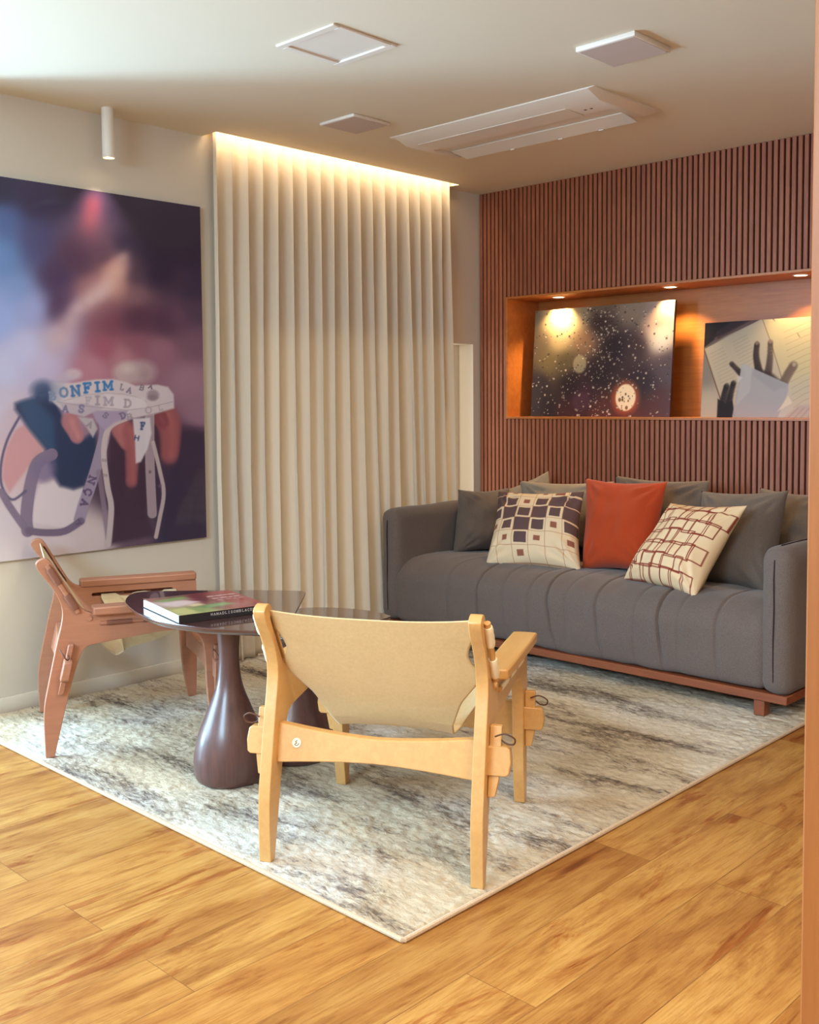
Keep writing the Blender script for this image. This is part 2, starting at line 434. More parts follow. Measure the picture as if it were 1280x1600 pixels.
# wooden jamb standing close to the camera on the right
a = at(1261.5, 800, 'y', CAM[1]+1.02)
bm = bmesh.new(); box(bm, (a.x, a.y, 0), (a.x+.22, a.y+.10, H), .002, 1)
tag(obj('trim_1', bm, M['jamb'], smooth=False), kind='structure')

# ============================================================ RUG
RX0, RX1, RY0, RY1 = .03, 2.469, -3.212, -.15
bm = bmesh.new(); nx, ny = 60, 70
box(bm, (RX0, RY0, 0.001), (RX1, RY1, .007), .003, 1)
# woven pile: a fine relief over the whole rug
gx = np.arange(RX0+.002, RX1-.001, .0075); gy = np.arange(RY0+.002, RY1, .0075)
hh = rng.normal(size=(len(gx), len(gy)))
def blur(a, nx_, ny_):
    for ax_, n_ in ((0, nx_), (1, ny_)):
        k_ = np.hanning(n_+2)[1:-1]; k_ /= k_.sum(); a = np.apply_along_axis(lambda v_: np.convolve(v_, k_, 'same'), ax_, a)
    return a
f1_ = blur(hh, 3, 2); f2_ = blur(rng.normal(size=hh.shape), 23, 9)
hz_ = .0095+.0017*f1_/f1_.std()+.0007*f2_/f2_.std()
hz_[0] = hz_[-1] = .0045; hz_[:,0] = hz_[:,-1] = .0045
PX_, PY_ = np.meshgrid(gx, gy, indexing='ij'); gm_ = grid_mesh(np.stack([PX_, PY_, np.clip(hz_, .004, .0165)], 2))
bm.from_mesh(gm_); bpy.data.meshes.remove(gm_)
rug = obj('area_rug', bm, M['rug'], angle=180); tag(rug, 'large distressed grey and cream rug under the chairs and sofa', 'rug')
pts = [(RX0, RY0, .007), (RX1, RY0, .007), (RX1, RY1, .007)]
bm = tube([(RX0, RY0, .007), (RX1-.004, RY0, .007), (RX1, RY0+.004, .007), (RX1, RY1, .007)], .0065, 8)
obj('binding', bm, M['rugedge'], rug)
GZ = .011   # top of the rug

# ============================================================ ART PAINTER
class Art:
    def __init__(s, X, Y, bg=(0,0,0)):
        s.X, s.Y = X.ravel(), Y.ravel(); s.c = np.tile(np.array(bg, float), (s.X.size, 1))
    def field(s, pts, eps=900, power=2):
        W = np.zeros(s.X.size); A = np.zeros_like(s.c)
        for x, y, *c in pts:
            w_ = 1/((s.X-x)**2+(s.Y-y)**2+eps)**power; W += w_; A += w_[:,None]*np.array(c, float)
        s.c = A/W[:,None]
    def put(s, mask, col, a=1.0):
        k = np.clip(mask*a, 0, 1)[:,None]; s.c = s.c*(1-k)+np.array(col, float)*k
    def blob(s, x, y, rx, ry, col, a=1, soft=1.0, rot=0):
        c_, s_ = math.cos(rot), math.sin(rot); dx, dy = s.X-x, s.Y-y
        u = (dx*c_+dy*s_)/rx; v = (-dx*s_+dy*c_)/ry; d = np.sqrt(u*u+v*v)
        if soft >= 1: m_ = np.exp(-d*d*1.4)
        else: m_ = np.clip((1-d)/soft+.5, 0, 1)
        s.put(m_, col, a)
    def poly(s, pts, col, a=1, soft=3):
        P = np.array(pts, float); lo = P.min(0)-soft*2; hi = P.max(0)+soft*2
        I = np.where((s.X > lo[0]) & (s.X < hi[0]) & (s.Y > lo[1]) & (s.Y < hi[1]))[0]
        if not len(I): return
        X, Y = s.X[I], s.Y[I]; ins = np.zeros(len(I), bool); D = np.full(len(I), 1e9)
        for i in range(len(P)):
            x0, y0 = P[i]; x1, y1 = P[(i+1) % len(P)]
            cond = ((y0 > Y) != (y1 > Y))
            if y1 != y0: ins ^= cond & (X < (x1-x0)*(Y-y0)/(y1-y0)+x0)
            D = np.minimum(D, s._seg(X, Y, x0, y0, x1, y1))
        sd_ = np.where(ins, D, -D); m_ = np.clip(sd_/max(soft, .01)*.5+.5, 0, 1)
        k = np.clip(m_*a, 0, 1)[:,None]; s.c[I] = s.c[I]*(1-k)+np.array(col, float)*k
    @staticmethod
    def _seg(X, Y, x0, y0, x1, y1):
        dx, dy = x1-x0, y1-y0; L = dx*dx+dy*dy+1e-9
        t = np.clip(((X-x0)*dx+(Y-y0)*dy)/L, 0, 1)
        return np.hypot(X-x0-t*dx, Y-y0-t*dy)
    def line(s, pts, wd, col, a=1, soft=2):
        P = np.array(pts, float); lo = P.min(0)-wd-soft*2; hi = P.max(0)+wd+soft*2
        I = np.where((s.X > lo[0]) & (s.X < hi[0]) & (s.Y > lo[1]) & (s.Y < hi[1]))[0]
        if not len(I): return
        D = np.full(len(I), 1e9)
        for i in range(len(P)-1): D = np.minimum(D, s._seg(s.X[I], s.Y[I], *P[i], *P[i+1]))
        k = np.clip(np.clip((wd/2-D)/soft+.5, 0, 1)*a, 0, 1)[:,None]; s.c[I] = s.c[I]*(1-k)+np.array(col, float)*k
GL = {'B': [[(.1,0),(.1,1)],[(0,0),(.65,.02),(.8,.25),(.6,.48),(.1,.5)],[(.6,.48),(.88,.7),(.7,.98),(0,1)]],
 'O': [[(.5,0),(.15,.15),(.05,.5),(.15,.85),(.5,1),(.85,.85),(.95,.5),(.85,.15),(.5,0)]],
 'N': [[(.12,1),(.12,0),(.85,1),(.85,0)],[(0,1),(.28,1)],[(0,0),(.15,0)],[(.7,0),(1,0)]],
 'F': [[(.2,1),(.2,0)],[(.05,0),(.9,0),(.9,.2)],[(.2,.48),(.6,.48)],[(.6,.36),(.6,.6)],[(.05,1),(.4,1)]],
 'I': [[(.5,0),(.5,1)],[(.25,0),(.75,0)],[(.25,1),(.75,1)]],
 'M': [[(.12,1),(.12,0),(.5,.75),(.88,0),(.88,1)],[(0,1),(.28,1)],[(.72,1),(1,1)],[(0,0),(.14,0)],[(.86,0),(1,0)]],
 'L': [[(.2,0),(.2,1),(.85,1),(.85,.8)],[(.05,0),(.38,0)]],
 'A': [[(.1,1),(.5,0),(.9,1)],[(.27,.65),(.73,.65)],[(0,1),(.25,1)],[(.75,1),(1,1)]],
 'D': [[(.15,0),(.15,1)],[(0,0),(.6,.02),(.9,.3),(.9,.7),(.6,.98),(0,1)]],
 'S': [[(.85,.2),(.75,.03),(.3,.02),(.15,.25),(.35,.48),(.7,.55),(.85,.78),(.65,.98),(.2,.97),(.12,.78)]],
 'C': [[(.88,.25),(.7,.03),(.35,.02),(.1,.3),(.1,.7),(.35,.98),(.7,.97),(.9,.75)],[(.5,1),(.6,1.15),(.4,1.25)]],
 'H': [[(.15,0),(.15,1)],[(.85,0),(.85,1)],[(.15,.5),(.85,.5)]],
 '*': [[(.5,0),(.5,1)],[(.1,.25),(.9,.75)],[(.9,.25),(.1,.75)]]}
def letter(art, ch, cx, cy, hgt, wid, col, rot=0, a=1, T=lambda x, y: (x, y), st=.16, flip=False):
    c_, s_ = math.cos(rot), math.sin(rot)
    for pl in GL[ch]:
        q = []
        for (u, v_) in pl:
            if flip: u = 1-u
            dx, dy = (u-.5)*wid, (v_-.5)*hgt
            q.append(T(cx+dx*c_-dy*s_, cy+dx*s_+dy*c_))
        art.line(q, hgt*st, col, a, hgt*.08)

# ---- large ribbon photograph on the left wall; art drawn in the sheet's own (across, down) units of 1/2.62 cm-ish
PY0, PY1, PZ0, PZ1 = -3.19, -2.029, .625, 2.167
step = .0028
ys = np.arange(PY0, PY1+1e-6, (PY1-PY0)/round((PY1-PY0)/step)); zs = np.arange(PZ0, PZ1+1e-6, (PZ1-PZ0)/round((PZ1-PZ0)/step))
YY, ZZ = np.meshgrid(ys, zs, indexing='ij')
v0 = (np.stack([np.full(YY.size, .022), YY.ravel(), ZZ.ravel()], 1)-CAM) @ AX.T
U_ = (v0[:,0]/v0[:,2]*F_PX+PPX)*2.6235; V_ = (v0[:,1]/v0[:,2]*F_PX+PPY-270)*2.6235
A = Art(U_, V_)
A.field([(0,60,30,30,55),(150,90,40,30,60),(300,60,36,26,48),(500,110,34,26,42),(700,150,36,28,44),(810,170,38,30,46),
 (0,200,70,95,140),(-200,200,80,110,160),(0,350,88,128,170),(-200,450,110,150,190),(60,480,118,146,186),(0,600,150,172,212),(120,560,150,160,196),
 (150,300,66,66,104),(230,420,60,44,72),(260,560,72,50,72),(330,350,70,44,60),(420,330,74,48,58),(520,300,34,26,44),(650,300,34,26,46),(800,320,34,28,46),
 (230,690,176,160,176),(100,720,186,190,214),(0,800,190,194,214),(180,780,190,178,196),(380,480,150,104,98),(470,400,178,130,108),(480,470,172,122,104),
 (420,560,130,84,86),(560,420,72,50,60),(640,420,40,30,46),(560,500,120,86,84),(460,620,120,64,72),(430,720,148,80,88),(560,600,80,44,56),(680,620,74,48,60),(560,700,134,80,86),
 (660,720,144,98,104),(720,600,96,66,78),(800,700,112,78,88),(800,560,70,52,68),(800,480,44,36,54),(780,850,150,112,118),(820,980,140,104,112),(380,800,176,120,124),(500,760,170,116,116),
 (0,950,196,188,196),(60,1000,196,176,176),(0,1200,206,180,172),(-100,1350,208,194,184),(60,1560,208,196,186),(250,1560,206,192,180),(0,1450,206,196,188),(380,1500,200,184,170),(-200,900,180,180,200),(-250,1200,190,180,180),
 (780,1100,62,42,54),(700,1300,50,36,50),(800,1400,36,32,50),(560,1500,86,64,72),(700,1480,56,44,58),(500,1300,46,30,40),(640,1100,60,36,44)], 1500, 2)
A.blob(368, 190, 54, 95, (124, 60, 64), .85, rot=.15); A.blob(378, 130, 44, 55, (120, 44, 52), .6)
A.blob(300, 330, 110, 100, (58, 34, 52), .7)
for x_, y_, r_, k_ in ((505,350,34,.5),(485,400,44,.6),(455,450,52,.6),(415,490,50,.5),(370,520,46,.5),(320,555,44,.5),(280,610,50,.5),(240,680,60,.5)): A.blob(x_, y_, r_*1.25, r_*.9, (200,172,160) if x_ < 430 else (196,158,136), min(k_+.25, 1), rot=-.8)
A.blob(-30, 360, 150, 150, (104,146,192), .75); A.blob(-20, 560, 150, 130, (150,172,214), .7); A.blob(120, 720, 110, 100, (196,192,212), .5)
A.blob(640, 250, 150, 190, (32, 25, 42), .9); A.blob(240, 500, 32, 110, (70, 50, 76), .7, rot=-.2)
A.blob(600, 600, 150, 70, (70, 40, 52), .6); A.blob(290, 620, 60, 120, (188, 160, 166), .5, rot=.5)
B = lambda x, y: (x*.6149, 760.8+y*.6149)
def bp(pts): return [B(*p) for p in pts]
A.poly(bp([(1175,470),(1380,480),(1380,1300),(1040,1225),(1100,900),(1165,700)]), (38, 30, 46), .9, 22)
A.poly(bp([(160,440),(300,600),(210,700),(90,860),(60,900),(15,800),(20,700),(40,600),(100,480)]), (198, 142, 134), .9, 8)
A.poly(bp([(265,840),(350,810),(400,850),(490,875),(560,850),(510,1120),(440,1135),(220,1095),(215,1000)]), (212, 200, 190), .95, 6)
A.poly(bp([(100,300),(140,285),(225,262),(262,210),(300,200),(350,210),(380,300),(430,400),(520,560),(640,480),(650,620),(600,760),(560,850),(490,872),(400,850),(370,800),(340,770),(300,600),(200,480),(100,340)]), (27, 42, 66), .96, 11)
A.poly(bp([(120,300),(220,260),(360,400),(370,700),(300,590),(180,440)]), (44, 78, 104), .7, 14)
A.poly(bp([(735,480),(840,620),(860,860),(900,850),(905,700),(970,650),(985,1060),(1040,1180),(740,1240),(745,980),(725,600)]), (52, 32, 42), .95, 10)
def digit(pts, r0, r1, c, hi):
    q = cr(pts, 8)
    for k_, p in enumerate(q):
        r_ = (r0+(r1-r0)*k_/len(q))*.6149; x_, y_ = B(*p); A.blob(x_, y_, r_*1.15, r_*1.15, c, .5, .7)
    for k_, p in enumerate(q):
        r_ = (r0+(r1-r0)*k_/len(q))*.6149; x_, y_ = B(*p); A.blob(x_+r_*.25, y_, r_*.55, r_*.6, hi, .10, 1)
digit([(465,410),(480,450),(505,500),(515,530)], 46, 30, (168,108,104), (202,138,122))
digit([(800,455),(830,520),(850,570)], 52, 34, (164,96,88), (200,134,114)); digit([(860,470),(880,600),(880,720),(876,830)], 42, 30, (146,78,72), (186,112,92))
digit([(1090,360),(1130,440),(1136,560),(1130,655)], 66, 42, (142,74,68), (182,106,88)); digit([(1060,380),(1085,430)], 36, 34, (120,56,56), (150,80,70))
A.blob(*B(850,95), 60, 46, (182,160,148), .9, .5); A.blob(*B(940,90), 62, 48, (172,150,140), .8, .6); A.blob(*B(850,70), 34, 24, (206,190,172), .7, 1); A.blob(*B(960,110), 26, 30, (150,126,120), .6, 1)
A.blob(*B(490,105), 34, 22, (200,184,178), .8, .7); A.blob(*B(430,130), 34, 18, (184,172,176), .7, .8)
def rib(pts, wd, col, a=.95, soft=2.5):
    q = cr(pts, 5); A.line(bp(q), wd*.6149+4, tuple(int(v*.66) for v in col), a*.30, soft*3); A.line(bp(q), wd*.6149, col, a, soft)
rib([(650,330),(700,470),(655,680),(600,860),(560,970),(530,1075)], 74, (148,134,144))
rib([(345,640),(250,700),(200,860),(176,1050),(184,1150)], 80, (120,106,120)); A.blob(*B(290,740), 50, 52, (112,100,124), .8, .6)
rib([(190,1150),(300,1162),(430,1152),(540,1085)], 46, (104,90,104))
rib([(130,390),(50,540),(8,700),(12,850),(80,942),(170,885)], 15, (90,82,104))
rib([(10,890),(60,980),(150,1110)], 46, (120,106,118))
rib([(998,380),(1000,700),(1015,1035)], 62, (158,138,134))
rib([(1020,560),(1066,750),(1092,900),(1066,1060),(1040,1190)], 26, (182,164,150))
rib([(660,760),(690,960),(722,1200)], 34, (132,114,120), .75)
rib([(850,395),(730,460),(692,620),(716,850),(742,1000),(722,1240)], 38, (190,174,160))
A.poly(bp([(885,400),(1000,395),(1010,500),(985,600),(940,690),(905,700),(900,560)]), (206,198,190), .95, 4)
A.poly(bp([(520,390),(620,400),(650,470),(620,530),(570,450)]), (178,168,160), .95, 4)
A.poly(bp([(600,330),(880,350),(850,400),(760,430),(700,480),(640,420)]), (160,144,158), .95, 4)
A.poly(bp([(335,160),(480,165),(640,140),(760,138),(850,160),(905,182),(1050,175),(1120,190),(1158,240),(1162,332),(1030,372),(900,400),(840,395),(850,350),(640,345),(560,385),(420,350),(345,285)]), (200,188,178), .97, 4)
A.poly(bp([(400,300),(560,300),(700,330),(640,352),(560,388),(420,352)]), (176,164,162), .9, 3)
A.line(bp([(420,285),(560,245),(700,232),(820,236),(930,262),(980,290)]), 2.5, (158,146,142), .8, 2); A.line(bp([(380,290),(520,312),(700,330),(850,345),(980,330),(1150,290)]), 3, (150,136,134), .8, 2)
A.line(bp([(860,405),(1000,375),(1160,335)]), 3, (150,130,124), .8, 2.5); A.poly(bp([(700,236),(960,265),(985,330),(850,340),(700,325)]), (212,202,192), .7, 5)
A.blob(*B(285,215), 46, 40, (58,76,102), .9, .9); A.poly(bp([(340,150),(420,165),(400,290),(340,290)]), (150,156,166), .7, 16)
A.blob(*B(1020,245), 25, 22, (146,130,126), .9, .5); A.blob(*B(1018,262), 20, 12, (116,98,98), .6, .8)
Bl = (44,108,156)
for ch, x_, y_, h_, w_, c, r_ in (('B',352,250,52,44,(120,136,150),-.1),('O',425,226,60,54,(96,124,148),-.1),('N',505,216,62,58,(60,108,148),-.1),('F',584,196,60,52,Bl,-.1),('I',650,190,58,50,Bl,-.08),('M',720,182,54,62,Bl,-.06),
  ('L',815,192,36,26,(130,124,126),.2),('A',862,212,34,30,(120,112,116),.3),('B',948,196,32,28,(120,108,108),.3),('A',1005,188,24,28,(96,84,90),.3),
  ('F',590,282,46,40,(168,158,158),0),('I',650,280,54,44,(150,142,146),0),('M',724,286,50,60,(158,150,150),0),('D',852,300,50,44,(160,146,142),.05),('O',990,345,42,40,(168,154,146),-.1),('L',1070,328,34,30,(170,156,146),-.2),
  ('A',436,335,42,40,(110,108,128),.1),('S',543,336,48,38,(110,110,132),.1),('S',705,380,34,36,(110,104,116),.6),('D',820,380,38,34,(104,96,110),-.4),('B',866,388,36,36,(150,138,134),-.2),
  ('F',952,450,44,28,(60,76,104),0),('H',912,530,30,34,(50,66,98),.2),('A',600,440,36,34,(140,132,134),.5),
  ('N',612,812,44,50,(86,70,92),1.9),('C',588,893,44,46,(76,62,86),1.85),('A',565,965,44,42,(76,62,86),1.9),('A',530,1095,30,44,(86,72,90),1.9),('*',1000,757,20,20,(100,80,86),0),('*',1066,850,24,24,(92,74,84),0),('S',695,680,26,22,(140,124,120),1.7),('S',700,780,26,22,(140,124,120),1.7)):
    letter(A, ch, x_, y_, h_, w_, c, r_, .95, B)
def board(name, P, art, material, edge, th_vec, parent=None):
    """P: (nu,nv,3) front surface with art colours; closed to a board of the given thickness"""
    me = grid_mesh(P); set_cols(me, art.c); o = link_mesh(name, me, material, parent, smooth=False)
    nu, nv = P.shape[:2]; bm = bmesh.new()
    c4 = [Vector(P[0,0]), Vector(P[-1,0]), Vector(P[-1,-1]), Vector(P[0,-1])]; t = Vector(th_vec)
    f = [bm.verts.new(v+t*.03) for v in c4]; b = [bm.verts.new(v+t) for v in c4]
    bm.faces.new(b)
    bm.faces.new(f)
    for i in range(4): bm.faces.new((f[i], f[(i+1)%4], b[(i+1)%4], b[i]))
    return o, bm
A.c = A.c*np.array((.92, .93, .985))+np.array((16, 14, 22.))  # gloss reflection haze painted in: darks lifted over the whole print
P = np.stack([np.full(YY.shape, .022), YY, ZZ], 2)
pa, bmx = board('wall_photograph', P, A, M['print'], None, (-.02, 0, 0))
tag(pa, 'huge unframed photograph of hands holding printed ribbons, hung on the left wall', 'wall art')
obj('board', bmx, M['edge'], pa, smooth=False)

# ---- niche pictures
def leaning(name, x0, x1, zt, ybot, ytop, th, fn, res, material, label, gain=1.0):
    z0 = NZ0+.001; us = np.linspace(0, 1, int((x1-x0)/res)); vs = np.linspace(0, 1, int((zt-z0)/res))
    U, V = np.meshgrid(us, vs, indexing='ij')
    P = np.stack([x0+(x1-x0)*U, ybot+(ytop-ybot)*V, z0+(zt-z0)*V], 2)
    art = Art(U*(x1-x0)*1000, (1-V)*(zt-z0)*1000); fn(art, (x1-x0)*1000, (zt-z0)*1000)
    art.c *= gain
    nrm = Vector((0, zt-z0, -(ytop-ybot))).normalized()
    o, b_ = board(name, P, art, material, None, nrm*th); tag(o, label, 'picture', 'photographs leaning in the wall niche'); obj('board', b_, M['edge'], o, smooth=False)
    return o
def rain(a, W, Hh):
    a.field([(0,0,120,110,96),(.1*W,.02*Hh,180,160,120),(.22*W,.05*Hh,226,214,160),(.35*W,.08*Hh,150,136,110),(.5*W,0,110,94,84),(.7*W,.03*Hh,140,124,110),(.95*W,.0,170,152,140),
      (.05*W,.3*Hh,110,96,80),(.2*W,.3*Hh,176,156,118),(.4*W,.3*Hh,130,100,80),(.12*W,.5*Hh,120,104,70),(.25*W,.5*Hh,96,84,62),(.5*W,.15*Hh,60,44,48),(.6*W,.4*Hh,40,28,40),(.75*W,.4*Hh,60,44,50),
      (.92*W,.3*Hh,196,184,174),(.9*W,.15*Hh,150,130,124),(.97*W,.55*Hh,80,64,70),(.05*W,.7*Hh,44,32,44),(.3*W,.7*Hh,38,26,38),(.5*W,.6*Hh,36,26,38),(.8*W,.7*Hh,44,28,38),(.1*W,.95*Hh,36,26,38),
      (.4*W,.8*Hh,62,34,52),(.55*W,.95*Hh,84,44,44),(.9*W,.9*Hh,80,38,36),(.7*W,.98*Hh,90,40,36),(.3*W,.97*Hh,60,32,40)], 1800, 2)
    a.blob(.92*W,.36*Hh,60,60,(206,200,196),.8); a.blob(.36*W,.52*Hh,46,52,(170,160,130),.75,.25); a.blob(.22*W,.14*Hh,100,80,(236,226,176),.8)  # upper left yellow glow is partly lamp reflection, painted into the print
    a.blob(.38*W,.86*Hh,60,55,(84,52,70),.6,.4); a.blob(.7*W,.83*Hh,82,88,(190,96,50),.9,.6); a.blob(.7*W,.83*Hh,64,74,(246,226,190),1,.12)
    for i in range(760):
        if i < 380: x_ = random.gauss(.5, .14)*W; y_ = random.uniform(0, 1)*Hh
        else: x_, y_ = random.uniform(0, 1)*W, random.betavariate(1.5, 1.4)*Hh
        r_ = random.choice((2.4, 3.0, 3.6, 4.6, 6.0)); k = random.random()
        if k < .6:
            g = random.randint(140, 245); a.blob(x_, y_, r_, r_*1.25, (g, int(g*.94), int(g*.86)), .9, .5)
            a.blob(x_, y_-r_*.9, r_*.8, r_*.5, (30,22,30), .6, .6)
        else: a.blob(x_, y_, r_, r_*1.1, (34,26,32), .85, .5); a.blob(x_, y_+r_*.5, r_*.5, r_*.4, (190,176,160), .7, .5)
    for x_, y_, r_ in ((.66,.85,9),(.68,.85,7),(.71,.92,9),(.7,.8,6),(.72,.86,5)): a.blob(x_*W, y_*Hh, r_, r_*1.2, (120,84,50), .9, .4)
leaning('rain_photograph', .318, 1.247, 1.79, .095, .145, .02, rain, .0028, M['print2'], 'photograph of raindrops on dark glass leaning in the niche')
def hands(a, W, Hh):
    # drawn in millimetres of the visible sheet: x 0..560 visible, y 0..490
    a.field([(0,0,50,40,46),(0,.5*Hh,150,142,134),(30,.9*Hh,206,196,176),(200,100,196,182,162),(200,300,200,188,168),(420,60,222,206,164),(520,200,222,206,164),(560,400,214,202,180),(400,480,208,204,200),(800,200,216,200,160),(800,450,200,190,170)], 2500, 2)
    Sx = 1.255; Sy = 1.19
    T = lambda x, y: ((x-795)*Sx+28*(y-126)/400, (y-118)*Sy)
    q = lambda pts: [T(*p) for p in pts]
    a.poly(q([(780,100),(1045,105),(1000,118),(845,185),(790,225)]), (44,36,42), .95, 3)
    a.poly(q([(835,185),(995,112),(1040,108),(1040,118),(850,196)]), (110,84,84), .9, 3)
    a.poly(q([(845,160),(900,125),(990,112),(1000,116),(850,190)]), (70,54,60), .7, 3)
    a.poly(q([(790,232),(1045,114),(1078,215),(1130,380),(950,480),(862,450)]), (208,194,172), 1, 2.5)
    a.line(q([(790,232),(862,452)]), 7, (130,96,76), .9, 2); a.line(q([(1045,114),(1080,215),(1125,370)]), 4, (150,124,100), .9, 2)
    for i in range(15):
        x0, y0 = 815+i*5.5, 262+i*14
        a.line(q([(x0, y0-6), (x0+62, y0-34)]), 1.6, (164,146,128), .7, 1.5)
        if i < 9: a.line(q([(x0+100, y0-54), (x0+165, y0-84)]), 1.6, (164,146,128), .7, 1.5)
    for i in range(13):
        y0 = 150+i*26; a.line(q([(1135+i*3, y0+26), (1215, y0-4), (1330, y0-44)]), 2.0, (176,154,118), .8, 1.6)
    for x0, y0 in ((1188,182),(1192,190),(1086,112),(1092,118)): a.line(q([(x0, y0), (x0+6, y0+10)]), 2.5, (90,70,60), .9, 1.5)
    def finger(pts, r0, r1, c):
        s_ = cr(pts, 5)
        for k, p in enumerate(s_):
            r_ = r0+(r1-r0)*k/len(s_); a.blob(*T(*p), r_, r_, c, .55, .5)
            a.blob(T(*p)[0]-r_*.5, T(*p)[1], r_*.4, r_*.5, tuple(int(v*.7) for v in c), .3, .8)
    finger([(1022,222),(1018,270),(1026,320),(1030,350)], 15, 22, (58,44,44)); finger([(1078,216),(1076,280),(1068,340),(1060,370)], 14, 24, (84,66,62))
    finger([(912,300),(940,330),(960,350)], 13, 17, (56,44,46)); finger([(1172,316),(1150,350),(1128,392)], 22, 24, (128,106,94))
    for t_, c in (((1022,216),(150,124,114)),((1078,212),(170,146,132)),((1174,312),(198,178,158))): a.blob(*T(*t_), 9, 10, c, .8, .6)
    a.poly(q([(1020,320),(1090,350),(1140,400),(1090,420),(1000,350)]), (66,50,50), .9, 8)
    finger([(890,396),(876,450),(868,520),(866,545)], 16, 26, (30,24,30)); finger([(920,384),(905,440),(896,500),(894,545)], 15, 24, (26,20,26)); a.poly(q([(850,450),(885,470),(915,460),(930,545),(845,545)]), (40,34,40), .95, 4)
    a.poly(q([(958,298),(1000,320),(1150,392),(1150,420),(1100,545),(910,545),(930,440)]), (178,180,188), .93, 3)  # pale sheet shape, window glare painted into its colour
    a.poly(q([(958,298),(1000,320),(990,420),(930,480)]), (200,200,204), .6, 5); a.poly(q([(935,350),(960,360),(940,382)]), (226,222,220), .7, 2)
    a.poly(q([(1150,440),(1165,470),(1105,505)]), (238,228,206), .9, 3); a.poly(q([(1130,530),(1190,480),(1330,470),(1330,545),(1110,545)]), (200,184,176), .9, 6)
    for k in range(4): a.line(q([(1140+k*26,540),(1190+k*22,490)]), 5, (170,152,146), .6, 5)
leaning('hands_photograph', 1.43, 2.32, 1.655, .095, .135, .02, hands, .0026, M['print3'], 'photograph of dark hands on an open book leaning in the niche', .84)

# ============================================================ LIGHT FITTINGS
def niche_lamp(x_, y_, n_, label):
    t = empty('recessed_downlight', (x_, y_, NZ1)); tag(t, label, 'downlight', 'downlights in the niche top')
    obj('trim_ring', lathe([(.031,0),(.031,-.003),(.038,-.003),(.040,0),(.031,0)], 32), M['metal'], t)
    obj('lens', lathe([(0,-.0015),(.0305,-.0015),(.0305,0),(0,0)], 24), M['lamp'], t)
    spot('niche_spot', (x_, y_, NZ1-.008), (x_+.01, y_+.05, NZ0), 38, (1.0, .66, .30), 110, .8, .012)
niche_lamp(.505, .118, 0, 'lit warm downlight above the raindrop photograph')
niche_lamp(1.235, .118, 1, 'lit warm downlight in the niche between the two photographs')
niche_lamp(1.945, .118, 2, 'lit warm downlight above the hands photograph')
# cylinder spot by the left wall
sp0 = at(168, 169, 'z', H)
t = empty('ceiling_spotlight', (sp0.x, sp0.y, H)); tag(t, 'slim white cylinder spotlight hanging from the ceiling before the big photograph', 'spotlight')
obj('housing', lathe([(0,0),(.026,0),(.026,-.205),(.024,-.207),(.021,-.2),(.021,-.19),(0,-.19)], 32), M['metal'], t)
obj('lens', lathe([(0,-.194),(.0205,-.194),(.0205,-.191),(0,-.191)], 24), M['lamp'], t)
spot('spot_beam', (sp0.x, sp0.y, H-.198), (0.03, sp0.y-.02, 1.2), 22, WARM2, 80, .9, .018)
# square fittings
def square_frame():
    t = empty('ceiling_access_panel', (1.370, -2.388, H)); tag(t, 'square ceiling panel in a raised white frame, leftmost of the squares overhead', 'ceiling panel')
    bm = bmesh.new(); s_, w_ = .150, .03
    for a_, b_ in (((-s_,-s_),(s_,-s_+w_)),((-s_,s_-w_),(s_,s_)),((-s_,-s_+w_),(-s_+w_,s_-w_)),((s_-w_,-s_+w_),(s_,s_-w_))): box(bm, (a_[0],a_[1],-.008), (b_[0],b_[1],.0), .002, 1)
    obj('frame', bm, M['white'], t)
    bm = bmesh.new(); box(bm, (-s_+w_,-s_+w_,-.002), (s_-w_,s_-w_,0)); obj('panel', bm, M['white'], t, smooth=False)
square_frame()
def speaker(cx, cy, s_, d, label):
    t = empty('ceiling_speaker', (cx, cy, H)); tag(t, label, 'speaker', 'square ceiling speakers')
    bm = bmesh.new(); box(bm, (-s_,-s_,-d), (s_,s_,0), .003, 2); obj('frame', bm, M['white'], t)
    bm = bmesh.new(); box(bm, (-s_+.008,-s_+.008,-d-.001), (s_-.008,s_-.008,-d+.002)); obj('grille', bm, M['grille'], t, smooth=False)
speaker(2.065, -1.657, .120, .018, 'square projecting ceiling speaker nearest the wooden jamb')
speaker(.671, -1.647, .112, .012, 'small square ceiling speaker between the curtain and the air conditioner')
# air conditioner cassette
t = empty('air_conditioner', (1.165, -1.095, H)); tag(t, 'long white one-way air conditioner cassette set in the ceiling', 'air conditioner')
bm = bmesh.new(); X_, Y_ = .572, .258
sec = [(-Y_,0),(-Y_,-.005),(-Y_+.085,-.034),(-.03,-.034),(-.03,-.022),(.09,-.020),(.225,-.016),(Y_,-.004),(Y_,0)]
def extr(bm, sec, x0, x1, in0=0):
    a_ = [bm.verts.new((x0, p[0], p[1])) for p in sec]; b_ = [bm.verts.new((x1, p[0], p[1])) for p in sec]
    bm.faces.new(a_); bm.faces.new(b_)
    for i in range(len(sec)): bm.faces.new((a_[i], a_[(i+1)%len(sec)], b_[(i+1)%len(sec)], b_[i]))
extr(bm, sec, -X_+.07, X_-.07)
endp = [(-Y_,0),(-Y_,-.005),(-Y_+.085,-.034),(.17,-.034),(Y_,-.005),(Y_,0)]
extr(bm, endp, -X_+.03, -X_+.07); extr(bm, endp, X_-.07, X_-.03)
for s_ in (-1, 1):
    a_ = [bm.verts.new((s_*(X_-.03), p[0], p[1])) for p in endp]; b_ = [bm.verts.new((s_*X_, p[0], min(p[1]*.2, 0))) for p in endp]
    bm.faces.new(b_)
    for i in range(len(endp)): bm.faces.new((a_[i], a_[(i+1)%len(endp)], b_[(i+1)%len(endp)], b_[i]))
obj('casing', bm, M['white'], t, angle=20)
